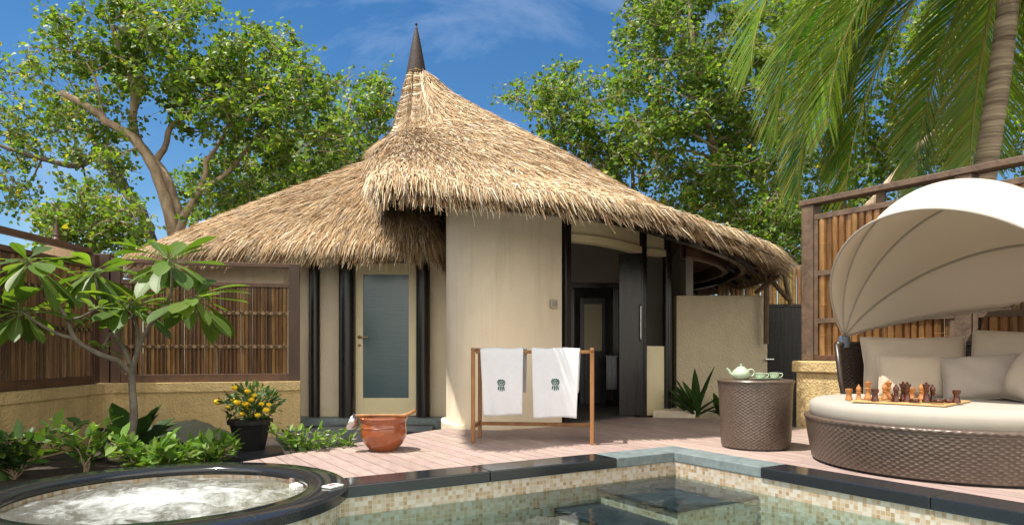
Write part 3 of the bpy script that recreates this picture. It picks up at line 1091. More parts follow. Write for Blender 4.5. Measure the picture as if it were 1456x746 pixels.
# lower roof
mb = MB()
ss = np.linspace(0, LEd[-1], 150)
SS, TT = np.meshgrid(ss, np.linspace(0.02, 1, 30), indexing='ij')
top = lower(SS, TT)
mb.grid(top, flip=True)
under = top.copy(); under[..., 2] -= 0.20 * np.clip(TT * 2, 0.1, 1)
mb.grid(under)
mb.grid(np.stack([top[:, -1], under[:, -1]], 1), flip=True)
mb.grid(np.stack([top[0], under[0]], 1))
lroof = build('thatch_roof', mb, 'thatch_base', villa, world=True, angle=60)
mb = MB()
def scatter_lower(n, s0, s1, t0=0.0):
    s = rng.uniform(s0, s1, n); t = t0 + (1 - t0) * np.sqrt(rng.random(n))
    t = np.clip(t, 0.03, 0.995)
    p, dn, nn = surf_frame(lower, s, t, 0.02, 0.01)
    near = np.clip((t - 0.8) / 0.2, 0, 1)
    pt = 0.5 + 0.5 * np.sin(p[:, 0] * 2.9 + p[:, 1]) * np.sin(p[:, 2] * 3.7)
    col = straw_col(n, np.clip(0.05 + 0.35 * near * rng.random(n), 0, 1)) * (1.05 + 0.22 * pt)[:, None]
    blades(mb, p + nn * rng.uniform(0, 0.05, n)[:, None], dn, nn, rng.uniform(0.14, 0.36, n) * (0.8 + 0.3 * near), rng.uniform(0.0045, 0.011, n), col, 0.05 + 0.1 * rng.random(n), 0.05 + 0.7 * near)


scatter_lower(54000, 0, 8.0)
scatter_lower(5000, 8.0, LEd[-1])
n = 11000
s = rng.uniform(0, 9.5, n); t = rng.uniform(0.93, 1.0, n)
p, dn, nn = surf_frame(lower, s, t, 0.02, 0.01)
p = p - np.array([0, 0, 1.0]) * rng.uniform(-0.02, 0.19, n)[:, None]
blades(mb, p, dn, nn, rng.uniform(0.13, 0.30, n), rng.uniform(0.006, 0.012, n), straw_col(n, np.clip(rng.normal(0.4, 0.2, n), 0, 1)), 0.02 + 0.1 * rng.random(n), rng.uniform(0.3, 1.4, n))
# the cut right end of the lower roof: straws turned sideways
n = 5000
t = rng.uniform(0.35, 1.0, n)
p = lower(np.zeros(n) + 0.02, t) - np.array([0, 0, 1.0]) * rng.uniform(0, 0.25, n)[:, None]
dn = nrmz(np.tile([0.35, -0.5, -0.8], (n, 1)) + rng.normal(0, .25, (n, 3)))
blades(mb, p, dn, np.tile([0.8, -0.5, 0.3], (n, 1)), rng.uniform(0.12, 0.30, n), rng.uniform(0.006, 0.012, n), straw_col(n, np.full(n, 0.1)), np.full(n, .05), rng.uniform(0.2, 0.8, n))
build('straw', mb, 'thatch', lroof, world=True, smooth=False, colors=True)

# finial: dark ribbed cone
mb = MB()
pf = []
for k in range(15):
    f = k / 14
    r = 0.135 * (1 - f) ** 0.85 + 0.008
    z = ZC - 0.06 + 0.66 * f
    pf += [(r, z), (r * 0.93, z + 0.03)]
pf += [(0.012, ZC + 0.63), (0.02, ZC + 0.645), (0.0, ZC + 0.67)]
FX = AP[0] + 0.0
mb.lathe(pf, (FX, AP[1], 0), seg=20)
build('finial', mb, mat('dark_finial', (0.045, 0.027, 0.02), (0.02, 0.012, 0.01), scale=20, rough=0.7, bump=0.6, bscale=60), villa, world=True, angle=25)

# eave beam, inner fascia ring and rafters
mb = MB()
th = np.linspace(-97, 60, 90)
P = upper(th, np.full_like(th, 0.93)); P[:, 2] -= 0.20
for a, b_ in zip(P[:-1], P[1:]):
    pass
T = nrmz(np.gradient(P[:, :2], axis=0)); Nn = np.c_[T[:, 1], -T[:, 0]]
sec = np.stack([np.c_[P[:, :2] + Nn * .04, P[:, 2] - .06], np.c_[P[:, :2] + Nn * .04, P[:, 2] + .06], np.c_[P[:, :2] - Nn * .04, P[:, 2] + .06], np.c_[P[:, :2] - Nn * .04, P[:, 2] - .06]], 1)
mb.grid(sec, closed_v=True)
b0 = mb.n - len(P) * 4
mb.f.append(np.array([[b0, b0 + 1, b0 + 2, b0 + 3]])); mb.mi.append(np.zeros(1))
build('eave_beam', mb, 'black', villa, world=True)
mb = MB()
th = np.linspace(-26, 60, 60)
rr_ = smooth_interp(th_k, R_k, th) * 0.86
P = np.stack([AP[0] + rr_ * np.cos(np.radians(th)), AP[1] + rr_ * np.sin(np.radians(th)), np.full_like(th, 2.03)], -1)
Nn = nrmz(P[:, :2] - AP)
sec = np.stack([np.c_[P[:, :2] + Nn * .03, P[:, 2] - .07], np.c_[P[:, :2] + Nn * .03, P[:, 2] + .16], np.c_[P[:, :2] - Nn * .03, P[:, 2] + .16], np.c_[P[:, :2] - Nn * .03, P[:, 2] - .07]], 1)
mb.grid(sec, closed_v=True)
build('fascia_ring', mb, 'brown', villa, world=True)
mb = MB()
sec = np.stack([np.c_[P[:, :2] + Nn * .034, P[:, 2] - .10], np.c_[P[:, :2] + Nn * .034, P[:, 2] - .073], np.c_[P[:, :2] - Nn * .034, P[:, 2] - .073], np.c_[P[:, :2] - Nn * .034, P[:, 2] - .10]], 1)
mb.grid(sec, closed_v=True)
build('fascia_trim', mb, 'weathered', villa, world=True)
mb = MB()
for a in range(-30, 80, 7):
    q = upper(np.full(2, float(a)), np.array([0.2, 0.96])); q[:, 2] -= 0.22
    build('rafter', MB().tube(q, [0.045, 0.035], 6), 'black', villa, world=True)

# curved front wall
wp = spline([(-0.74, 9.55), (-0.80, 9.0), (-0.795, 8.5), (-0.70, 8.1), (-0.5, 7.86), (-0.22, 7.77), (0.14, 7.87), (0.58, 8.19)], 60)
mb = MB().strip_wall(wp[::-1], 0.16, -0.02, 2.62)
wall_f = build('wall', mb, 'villa', villa, world=True, angle=60)
mb = MB().strip_wall(spline([(-0.80, 9.5), (-0.86, 9.0), (-0.855, 8.48), (-0.75, 8.05), (-0.53, 7.805), (-0.22, 7.715), (0.0, 7.75)], 40)[::-1], 0.10, -0.12, 0.035)
build('plinth', mb, 'villa', villa, world=True, angle=60)
# left wing wall with the door
mb = MB()
dY = 9.46
def seg(m_, x0, x1, z0, z1, y=dY, th=0.15):
    m_.box((x0, y, z0), (x1, y + th, z1))
DX0, DX1 = -2.10, -1.285   # door frame
seg(mb, -2.98, DX0, -0.05, 2.5)
seg(mb, DX1, -0.70, -0.05, 2.5)
seg(mb, DX0, DX1, 2.04, 2.5)
mb.strip_wall([(-5.2, 10.6), (-4.6, 10.2), (-3.8, 9.75), (-2.985, 9.47)], 0.15, -0.05, 2.35)
build('wall', mb, 'villa', villa, world=True, angle=40)
# black round posts
for px_, Yp, r_, zt in ((447, 9.36, .075, 2.5), (493, 9.34, .105, 2.5), (602, 9.34, .09, 2.5)):
    mb = MB().lathe([(r_, -0.1), (r_, 1.3), (r_ * .98, zt)], ((px_ - CX) / 1000 * Yp, Yp, 0), seg=16)
    build('post', mb, 'black', villa, world=True)
# door
mb = MB()
for (x0, x1, z0, z1) in ((DX0, DX0 + .10, 0.0, 2.035), (DX1 - .10, DX1, 0.0, 2.035), (DX0 + .1, DX1 - .1, 1.89, 2.035), (DX0 + .1, DX1 - .1, 0.0, 0.235)):
    mb.box((x0, 9.43, z0), (x1, 9.475, z1))
door = build('door', mb, 'cream', villa, world=True, smooth=False, bevel=0.004)
build('pane', MB().box((DX0 + .1, 9.447, .235), (DX1 - .1, 9.459, 1.89)), 'pane', door, world=True, smooth=False)
mb = MB()
hx = DX0 + .055
mb.lathe([(0.026, 0), (0.026, .008)], (0, 0, 0), 14)
mb.v[-1] = mb.v[-1][:, [0, 2, 1]] * [1, -1, 1] + [hx, 9.43, 1.05]
mb.tube([(hx, 9.42, 1.05), (hx, 9.385, 1.05), (hx + .03, 9.375, 1.05), (hx + .12, 9.375, 1.045)], .009, 8)
build('handle', mb, 'brass', door, world=True)
mb = MB().lathe([(0.022, 0), (0.022, .007)], (0, 0, 0), 14)
mb.v[-1] = mb.v[-1][:, [0, 2, 1]] * [1, -1, 1] + [hx, 9.43, 0.94]
build('keyhole', mb, 'brass', door, world=True)
mb = MB()
mb.box((DX0 - .03, 9.40, -0.02), (DX0 - .002, 9.48, 2.09)); mb.box((DX1 + .002, 9.40, -0.02), (DX1 + .03, 9.48, 2.09)); mb.box((DX0 - .002, 9.40, 2.04), (DX1 + .002, 9.48, 2.09))
build('door_frame', mb, 'black', villa, world=True, smooth=False, bevel=0.003)
build('door_step', MB().box((-3.0, 9.05, -0.14), (-0.82, 9.455, -0.01)), 'slate', villa, world=True, smooth=False, bevel=0.01)
# right-hand facade
jx = [(0.62, 8.22), (1.72, 9.33), (2.13, 9.66)]
mb = MB()
mb.box((-0.045, -0.05, -0.02), (0.045, 0.05, 2.60), Matrix.Translation((jx[0][0] + .01, jx[0][1] + .02, 0)) @ Matrix.Rotation(R(40), 4, 'Z'))
build('post', mb, 'black', villa, world=True, smooth=False, bevel=.006)
for (x_, y_), r_ in ((jx[1], .07), (jx[2], .062)):
    build('post', MB().lathe([(r_, 0.0), (r_, 2.5)], (x_, y_, 0), 18), 'black', villa, world=True)
# curved cream lintel with projecting lower ledge
fl = spline([(0.655, 8.25), (1.0, 8.45), (1.36, 8.83), (1.68, 9.27)], 24)
f2 = spline([(1.755, 9.40), (1.92, 9.5), (2.08, 9.62)], 8)
mb = MB()
for q in (fl, f2):
    mb.strip_wall(q[::-1], 0.10, 2.24, 2.55)
build('lintel', mb, 'cream', villa, world=True, angle=60)
mb = MB()
for q in (fl, f2):
    t_ = nrmz(np.gradient(q, axis=0)); off = np.c_[t_[:, 1], -t_[:, 0]]
    mb.strip_wall((q + off * 0.035)[::-1], 0.13, 2.15, 2.237)
build('lintel_ledge', mb, 'cream', villa, world=True, angle=60)
# open black door leaf
build('door_leaf', MB().box((1.405, 9.22, 0.02), (1.70, 9.27, 2.14)), 'black', villa, world=True, smooth=False, bevel=.004)
build('door_handle', MB().tube([(1.68, 9.20, 1.0), (1.68, 9.17, 1.02), (1.68, 9.17, 1.45), (1.68, 9.2, 1.47)], .008, 8), 'steel', villa, world=True)
mb = MB().strip_wall(spline([(1.80, 9.42), (1.95, 9.52), (2.09, 9.63)], 8)[::-1], 0.08, 0.0, 0.93)
build('half_wall', mb, 'cream', villa, world=True, angle=60)
build('curb', MB().prism([(1.86, 9.30), (2.40, 9.2), (2.5, 9.6), (2.15, 9.75)], -0.1, 0.08), 'villa', villa, world=True, smooth=False, bevel=.01)
# room: floor, back wall, inner black frame with a pale panel, side wall
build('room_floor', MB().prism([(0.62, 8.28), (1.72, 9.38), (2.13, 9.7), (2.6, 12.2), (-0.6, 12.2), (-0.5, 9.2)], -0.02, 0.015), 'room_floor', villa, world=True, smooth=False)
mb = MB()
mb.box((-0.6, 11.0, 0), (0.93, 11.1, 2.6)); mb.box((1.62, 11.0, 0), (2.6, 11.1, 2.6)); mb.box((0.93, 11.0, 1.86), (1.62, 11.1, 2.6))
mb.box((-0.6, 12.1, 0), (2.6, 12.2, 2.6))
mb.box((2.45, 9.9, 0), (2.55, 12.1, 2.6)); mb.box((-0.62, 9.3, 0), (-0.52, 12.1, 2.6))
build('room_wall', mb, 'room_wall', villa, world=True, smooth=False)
build('room_ceiling', MB().box((-0.62, 9.2, 2.605), (2.1, 12.2, 2.65)), 'room_wall', villa, world=True, smooth=False)
mb = MB()
mb.box((0.88, 10.95, 0), (0.97, 11.12, 1.84)); mb.box((1.57, 10.95, 0), (1.66, 11.12, 1.84)); mb.box((0.88, 10.95, 1.842), (1.66, 11.12, 1.92))
mb.box((1.10, 11.4, 0.0), (1.17, 11.45, 1.72)); mb.box((1.46, 11.4, 0.0), (1.53, 11.45, 1.72)); mb.box((1.17, 11.4, 1.62), (1.46, 11.45, 1.72)); mb.box((1.17, 11.4, 0.0), (1.46, 11.45, 0.86))
build('inner_frame', mb, 'black', villa, world=True, smooth=False, bevel=.004)
mb = MB().box((1.171, 11.41, 0.861), (1.459, 11.44, 1.619))
build('inner_panel', mb, 'cream', villa, world=True, smooth=False)
# hand towel inside, dark shelf under it
ht = thing('hand_towel', 'small white hand towel hanging inside the dark doorway', 'towel', tuple(W(869, 497, 10.9)[:2]) + (0.25,))
V = []
for i in range(14):
    x_ = -0.08 + 0.16 * i / 13
    V.append([(x_, 0.02 * math.sin(i * 1.3) - 0.02, z_) for z_ in (0.02, 0.25, 0.5, 0.54)])
o = build('cloth', MB().grid(V), 'towel', ht)
o.modifiers.new('thick', 'SOLIDIFY').thickness = 0.008
build('bar', MB().tube([(-0.2, 0.0, 0.53), (0.2, 0, 0.53)], 0.01, 8), 'steel', ht)

# plaque and lamp on the villa
pq = W(794, 432, 8.10)
pl = thing('wall_plaque', 'small square engraved stone plaque on the curved wall by the doorway', 'plaque', (0.478, 8.085, pq[2] - .05), R(36))
build('plate', MB().box((-0.05, -0.018, 0), (0.05, 0.0, 0.10)), 'plaque', pl, smooth=False, bevel=.004)
mb = MB()
tt = np.linspace(0, 4.3 * np.pi, 50)
rr_ = 0.008 + 0.0019 * tt
mb.tube(np.stack([rr_ * np.cos(tt), np.full_like(tt, -0.019), 0.05 + rr_ * np.sin(tt)], -1), 0.0024, 5)
build('mark', mb, 'plaque_mark', pl)
wl = thing('wall_light', 'small white box light under the thatch beside the glazed door', 'light', (-1.02, 9.28, 2.02))
build('housing', MB().box((-0.07, 0.0, 0), (0.07, 0.17, 0.13)), 'white', wl, smooth=False, bevel=.012)
build('bracket', MB().bar((0, 0.08, 0.13), (0, 0.08, 0.26), .03, .03), 'black', wl, smooth=False)

# ------------------------------------------------------------------ bamboo fences and garden walls
def culm(mb, x, y, z0, z1, r, col):
    z = z0
    P, Rr, = [], []
    step = random.uniform(0.22, 0.34)
    off = random.uniform(0, step)
    P.append(z0); Rr.append(r)
    z = z0 + off
    while z < z1 - 0.02:
        P += [z - .012, z, z + .004, z + .012]; Rr += [r, r * 1.09, r * 0.93, r]
        z += step
    P.append(z1); Rr.append(r)
    P = np.array(P); Rr = np.array(Rr)
    o = np.argsort(P)
    P, Rr = P[o], Rr[o]
    lean = random.uniform(-.006, .006)
    pts = np.stack([np.full_like(P, x) + lean * (P - z0), np.full_like(P, y), P], -1)
    n0 = mb.n
    mb.tube(pts, Rr, 8, col=col)


def bamboo_cols(warm=1.0):
    b_ = random.choice([(.22, .115, .045), (.17, .085, .034), (.30, .17, .06), (.13, .065, .03), (.25, .13, .05), (.10, .055, .03)])
    s = random.uniform(.8, 1.2) * warm
    return tuple(min(.7, c * s) for c in b_)


def xlash(mb, x, y, z, w):
    mb.bar((x - w, y, z - .018), (x + w, y, z + .018), .008, .008, mi=1)
    mb.bar((x - w, y - .003, z + .018), (x + w, y - .003, z - .018), .008, .008, mi=1)


# left fence: two bays along the yellow wall (local frame of each wall run)
WR = np.array([-2.56, 8.50]); WC_ = np.array([-4.56, 7.92]); WL = np.array([-4.51, 6.1]); WL2 = np.array([-4.45, 3.6])
wallL = thing('garden_wall', 'low yellow stucco wall under the bamboo screen left of the villa', 'wall', (WC_[0], WC_[1], -0.16))


def run_matrix(a, b_):
    d = b_ - a
    return Matrix.Translation((a[0], a[1], 0)) @ Matrix.Rotation(math.atan2(d[1], d[0]), 4, 'Z'), float(np.linalg.norm(d))


runs = [(WC_, WR), (WL, WC_), (WL2, WL)]


def off(pl_, d):
    t = nrmz(np.gradient(pl_, axis=0))
    return pl_ + np.c_[-t[:, 1], t[:, 0]] * d


pr = np.array([WR, WC_ + (WR - WC_) * 0.04, WC_ + (WL - WC_) * 0.05, WL, WL2])
mb = MB().strip_wall(pr, 0.26, -0.2, 0.395)
build('wall_body', mb, 'stucco', wallL, world=True, angle=30)
mc = MB().strip_wall(off(pr, 0.028), 0.316, 0.397, 0.50)
build('cap', mc, 'stucco', wallL, world=True, angle=30)

fenceL = thing('bamboo_fence', 'dark brown bamboo screen on the yellow wall left of the villa', 'fence', (WC_[0], WC_[1], 0.5))
ZB, ZT = 0.505, 1.86
for ri, (a, b_) in enumerate(runs):
    RM, Ln = run_matrix(a, b_)
    def T(m_):
        m_.v = [xf(v, RM) for v in m_.v]
        return m_
    y0 = 0.12
    # posts
    posts = [0.07, Ln - 0.07] if ri == 0 else ([0.07, Ln - 0.09] if ri == 1 else [Ln * 0.5])
    for x_ in posts:
        w = 0.065 if ri == 0 and x_ > 1 else 0.05
        build('post', T(MB().box((x_ - w, y0 - .06, ZB), (x_ + w, y0 + .06, ZT + (.06 if ri == 0 else .078)))), 'brown', fenceL, world=True, smooth=False, bevel=.006)
    px0, px1 = (0.13, Ln - 0.14) if ri == 0 else (0.13, Ln - 0.15)
    for z0, z1, k in ((ZB, ZB + .09, 0), (ZT - .085, ZT - .03, 0), ((ZT + .012, ZT + .06, 1) if ri == 0 else (ZT + .08, ZT + .135, 1))):
        if ri == 0 and k == 0 and z0 > 1:
            z0, z1 = 1.63, 1.685
        build('rail', T(MB().box((px0 - .01, y0 - .045, z0), (px1 + .01, y0 + .045, z1))), 'brown_h', fenceL, world=True, smooth=False, bevel=.005)
    mb = MB()
    x_ = px0 + 0.03
    while x_ < px1 - 0.02:
        r = random.uniform(0.020, 0.027)
        culm(mb, x_, y0 + random.uniform(-.006, .006), ZB + .085, 1.64 if ri == 0 else ZT - .08, r, bamboo_cols(0.8))
        x_ += r * 2 - random.uniform(0.0, 0.004)
    build('bamboo_panel', T(mb), 'bamboo', fenceL, world=True, colors=True)
    ba = MB(); la = ba
    for z_ in ((0.92, 1.32) if ri == 0 else (1.10, 1.5)):
        ba.box((px0, y0 - .040, z_ - .02), (px1, y0 - .028, z_ + .02))
        x_ = px0 + 0.05
        while x_ < px1:
            xlash(la, x_, y0 - .045, z_, 0.03)
            x_ += 0.095
    build('batten', T(ba), ['batten', 'lash'], fenceL, world=True, smooth=False)

build('post', MB().box((-.085, -.085, 0.505), (.085, .085, ZT + .11), Matrix.Translation((WC_[0] - .115, WC_[1] + .135, 0)) @ Matrix.Rotation(R(10), 4, 'Z')), 'brown', fenceL, world=True, smooth=False, bevel=.006)

# right: stucco wall parallel to the pool with a taller screen of thick bamboo
WX = 2.72
wallR = thing('garden_wall', 'yellow rough stucco wall with a cap behind the round daybed', 'wall', tuple(F2W(WX, 0.83, -0.16)), FA)
build('wall_body', MB().box((0, -7.5, 0), (0.34, 0, 0.785)), 'stucco', wallR, smooth=False, bevel=.012)
build('cap', MB().box((-0.035, -7.5, 0.787), (0.375, 0.035, 0.915)), 'stucco', wallR, smooth=False, bevel=.015)
fenceR = thing('bamboo_fence', 'tall framed bamboo fence with a double top rail behind the daybed', 'fence', tuple(F2W(WX, 0.83, 0.755)), FA)
z0, z1 = 0.005, 1.79
for y_ in (-0.10, -1.75, -3.4, -5.05):
    build('post', MB().box((0.06, y_ - .075, z0), (0.21, y_ + .075, z1 - .035)), 'weathered', fenceR, smooth=False, bevel=.008)
build('top_rail', MB().box((0.045, -7.0, z1 - .03), (0.215, 0.0, z1 + .03)), 'weathered', fenceR, smooth=False, bevel=.006)
for k, (ya, yb) in enumerate(((-0.175, -1.675), (-1.825, -3.325), (-3.475, -4.975), (-5.125, -6.9))):
    for za, zb, mname in ((z1 - .21, z1 - .15, 'weathered'), (z0, z0 + .06, 'brown_h')):
        build('rail', MB().box((0.075, yb + .002, za), (0.175, ya - .002, zb)), mname, fenceR, smooth=False, bevel=.005)
    build('side_batten', MB().box((0.075, ya - .05, z0 + .062), (0.15, ya - .003, z1 - .213)), 'weathered', fenceR, smooth=False, bevel=.004)
    build('side_batten', MB().box((0.075, yb + .003, z0 + .062), (0.15, yb + .05, z1 - .213)), 'weathered', fenceR, smooth=False, bevel=.004)
    build('baluster', MB().box((0.10, (ya + yb) / 2 - .04, z1 - .148), (0.16, (ya + yb) / 2 + .04, z1 - .032)), 'weathered', fenceR, smooth=False, bevel=.004)
    mb = MB()
    y_ = ya - 0.09
    while y_ > yb + 0.01:
        r = random.uniform(0.034, 0.046)
        s = random.uniform(.75, 1.2)
        c = random.choice([(.25, .125, .045), (.20, .095, .035), (.31, .165, .06), (.15, .07, .028)])
        culm(mb, 0.125 + random.uniform(-.006, .006), y_, z0 + .055, z1 - .205, r, tuple(q * s for q in c))
        y_ -= r * 2 - random.uniform(0, .006)
    build('bamboo_panel', mb, 'bamboo', fenceR, colors=True)
    ba = MB()
    for z_ in (0.45, 0.98):
        ba.box((0.068, yb + .003, z_ - .028), (0.080, ya - .055, z_ + .028))
    build('batten', ba, 'weathered', fenceR, smooth=False)

# far right courtyard: wall, gate, bamboo props, bamboo screen beyond
cw = thing('courtyard_wall', 'shaded plain stucco wall under the right end of the thatch', 'wall', (2.3, 9.85, -0.16))
build('wall_body', MB().box((0, 0, 0), (1.28, 0.18, 1.80)), 'shade_stucco', cw, smooth=False, bevel=.012)
gate = thing('courtyard_gate', 'plain black gate between the shaded wall and the bamboo fence', 'gate', (3.60, 9.88, -0.10))
build('gate_panel', MB().box((0.0, 0, 0), (0.62, 0.05, 1.58)), 'black', gate, smooth=False, bevel=.005)
build('gate_frame', MB().box((-0.03, -.02, 0), (-0.003, .07, 1.62)).box((0.623, -.02, 0), (0.66, .07, 1.62)).box((-0.003, -.02, 1.583), (0.623, .07, 1.62)), 'black', gate, smooth=False)
build('handle', MB().tube([(-.06, -0.02, .845), (-.06, -0.06, .845), (0.05, -0.06, .845), (0.05, -0.0, .845)], .014, 8), 'steel', gate)
bp_ = thing('bamboo_prop', 'thick upright bamboo pole with crossed braces under the thatch tip', 'pole', (3.52, 9.74, 0.80))
mb = MB(); culm(mb, 0, 0, 0.16, 1.16, 0.038, (.12, .07, .035)); build('pole', mb, 'bamboo', bp_, colors=True)
mb = MB(); mb.tube([(-0.16, -.03, 0.86), (0.30, -.06, 1.22)], .03, 8, col=(.10, .06, .03)); build('brace', mb, 'bamboo', bp_, colors=True)
mb = MB(); mb.tube([(0.02, -.05, 1.08), (0.30, .04, .80), (0.36, .04, .76)], .034, 8, col=(.12, .07, .035)); build('brace', mb, 'bamboo', bp_, colors=True)
mb = MB(); mb.tube([(0.24, 0.02, 1.2), (0.36, 0.05, .72)], .034, 8, col=(.13, .08, .035)); build('brace', mb, 'bamboo', bp_, colors=True)
bs = thing('bamboo_fence', 'short sunlit bamboo screen glimpsed beyond the black gate', 'fence', (3.3, 11.2, -0.16))
mb = MB()
x_ = 0.0
while x_ < 2.6:
    r = random.uniform(.03, .04)
    culm(mb, x_, 0, 0.0, 2.15 + 0.18 * x_, r, tuple(q * random.uniform(.8, 1.2) for q in (.40, .24, .08)))
    x_ += 2 * r - .003
build('bamboo_panel', mb, 'bamboo', bs, colors=True)
build('rail', MB().box((-.02, -.06, 1.50), (2.6, -.045, 1.60)), 'batten', bs, smooth=False)

# ------------------------------------------------------------------ towel rack and towels
RW = 1.118
RA = math.atan2(6.50 - 6.64, 0.728 + 0.385)
RC = np.array([0.21, 6.775])
rack = thing('towel_rack', 'open teak towel rack standing on the deck before the curved wall', 'towel rack', (RC[0], RC[1], 0), RA)
hw, hd, lt = RW / 2, 0.19, 0.036
for sx in (-1, 1):
    for sy in (-1, 1):
        build('leg', MB().box((sx * hw - lt / 2, sy * hd - lt / 2, 0.001), (sx * hw + lt / 2, sy * hd + lt / 2, 0.862)), 'teak', rack, smooth=False, bevel=.004)
    build('top_bar', MB().box((sx * hw - lt / 2, -hd - .03, 0.864), (sx * hw + lt / 2, hd + .03, 0.898)), 'teak', rack, smooth=False, bevel=.008)
    build('side_stretcher', MB().box((sx * hw - lt / 2 + .004, -hd + lt / 2, 0.135), (sx * hw + lt / 2 - .004, hd - lt / 2, 0.175)), 'teak', rack, smooth=False, bevel=.003)
for y_ in (-hd + .05, hd - .05):
    build('rail', MB().box((-hw + lt / 2, y_ - .014, 0.845), (hw - lt / 2, y_ + .014, 0.875)), 'teak', rack, smooth=False, bevel=.004)
build('long_stretcher', MB().box((-hw + lt / 2, .09, 0.137), (hw - lt / 2, .125, 0.172)), 'teak', rack, smooth=False, bevel=.004)


def towel(x0, x1, zb, label, seed, left=True):
    rg = np.random.default_rng(seed)
    t = thing('bath_towel', label, 'towel', tuple((Matrix.Translation((RC[0], RC[1], 0.88)) @ Matrix.Rotation(RA, 4, 'Z')) @ Vector(((x0 + x1) / 2, 0, 0))), RA, 'towels on the rack')
    yf, yb_ = -hd + .05 - .022, hd - .05 + .022
    zt = 0.012
    path = [(yf - .006, zb - .88), (yf - .012, -.45), (yf - .008, -.25), (yf - .003, -.08), (yf, -0.02), (yf + .012, zt - .002), (yf + .035, zt), (0, zt - .012), (yb_ - .035, zt), (yb_ - .012, zt - .002), (yb_, -.02), (yb_ + .004, -.2), (yb_ + .004, -.42)]
    P = spline(path, 60)
    N = 40
    w = x1 - x0
    ph = rg.uniform(0, 6, 4)
    V = np.zeros((N, 60, 3))
    for i in range(N):
        f = i / (N - 1)
        for j in range(60):
            y, z = P[j]
            down = np.clip(-z / 0.6, 0, 1)
            tap = (0.035 * down if f < .5 else -0.008 * down) * abs(f - .5) * 2 if left else (0.018 * down if f < .5 else -0.028 * down) * abs(f - .5) * 2
            x_ = -w / 2 + w * f + tap
            wave = (0.006 * math.sin(f * 7 + ph[0]) + 0.004 * math.sin(f * 15 + ph[1] + z * 4)) * down
            sag = 0.004 * math.sin(f * 9 + ph[2])
            V[i, j] = (x_, y + (wave if y < 0 else -wave) - (0.012 * down if y < 0 else 0), z + (sag if abs(y) < .15 else 0) + 0.008 * math.sin(f * 5 + ph[3]) * (j < 4))
    o = build('cloth', MB().grid(V), 'towel', t, angle=180)
    sd = o.modifiers.new('thick', 'SOLIDIFY'); sd.thickness = 0.011; sd.offset = 0
    # embroidered tree: leafy crown over forked stems
    mb = MB()
    def fy(x_, z_):
        f = np.clip((x_ + w / 2) / w, 0, 1)
        j = int(np.argmin(np.abs(P[:28, 1] - z_)))
        return V[int(round(f * (N - 1))), j, 1] - 0.009
    def blob(cx_, cz_, a, b_, rot):
        n_ = 10
        ang = np.linspace(0, 2 * np.pi, n_, endpoint=False)
        ex, ez = a * np.cos(ang), b_ * np.sin(ang)
        xx = cx_ + ex * math.cos(rot) - ez * math.sin(rot); zz = cz_ + ex * math.sin(rot) + ez * math.cos(rot)
        yy = fy(cx_, cz_)
        fr = np.stack([xx, np.full(n_, yy - .002), zz], 1); bk = np.stack([xx, np.full(n_, yy + .004), zz], 1)
        k = np.arange(n_)
        mb.add(np.concatenate([fr, bk]), [k[None, :], np.stack([k, (k + 1) % n_, (k + 1) % n_ + n_, k + n_], 1)])
    ez = -0.335 + (0.0 if left else 0.01)
    for (dx, dz, a, b_, r_) in ((-.026, .046, .010, .0056, .7), (-.010, .050, .010, .0056, .3), (.010, .050, .011, .0056, -.25), (.026, .044, .009, .0056, -.6),
                               (-.034, .032, .009, .0056, .5), (-.016, .036, .010, .0056, .5), (.004, .036, .010, .0056, -.1), (.021, .031, .010, .0056, -.5), (.034, .028, .007, .0052, -.7),
                               (-.028, .018, .010, .0056, .2), (-.008, .021, .010, .0056, .5), (.012, .019, .010, .0056, -.4), (.030, .013, .008, .0052, .3),
                               (-.020, .005, .010, .0052, -.2), (.002, .006, .009, .0052, .3), (.022, .002, .009, .0052, .4)):
        blob(dx, ez + dz, a, b_, r_)
    for (dx, dz, a, b_, r_) in ((-.026, -.026, .0056, .020, -.22), (-.008, -.030, .0050, .028, -.05), (.009, -.030, .0046, .028, .06), (.025, -.028, .0056, .023, .16)):
        blob(dx, ez + dz, a, b_, r_)
    build('emblem', mb, 'emblem', t, smooth=False)
    return t


towel(-0.495, -0.085, 0.262, 'narrower white towel with a green tree emblem on the left of the rack', 3)
towel(-0.005, 0.445, 0.245, 'wider white towel with a green tree emblem beside the right rack leg', 8, False)


# ------------------------------------------------------------------ woven furniture
def weave(mb, prof, cw=0.034, ch=0.021, amp=0.0045, a0=0.0, a1=2 * math.pi, sub=4):
    """basket weave on a lathed profile; real relief"""
    prof = np.asarray(prof, float)
    d = np.r_[0, np.cumsum(np.linalg.norm(np.diff(prof, axis=0), axis=1))]
    rows = max(2, int(d[-1] / ch))
    nr = rows * 3
    s = np.linspace(0, d[-1], nr + 1)
    r = np.interp(s, d, prof[:, 0]); z = np.interp(s, d, prof[:, 1])
    rmax = prof[:, 0].max()
    cols = int((a1 - a0) * rmax / cw)
    cols += cols % 2
    na = cols * sub
    full = abs(a1 - a0 - 2 * math.pi) < 1e-6
    a = np.linspace(a0, a1, na + (0 if full else 1), endpoint=not full)
    row = np.floor(s / d[-1] * rows * 0.99999)
    fr = s / d[-1] * rows - row
    ph = np.arange(len(a)) / sub
    over = 0.5 + 0.5 * np.cos(np.pi * (ph[None, :] + row[:, None]))
    hgt = amp * (over ** 0.7 * 1.2 + 0.15) * np.sqrt(np.clip(np.sin(np.pi * np.clip(fr, 0.04, .96)), 0, 1))[:, None]
    RRr = r[:, None] + hgt
    V = np.stack([RRr * np.cos(a)[None, :], RRr * np.sin(a)[None, :], np.repeat(z[:, None], len(a), 1)], -1)
    mb.grid(V, closed_v=full, flip=False)
    return mb


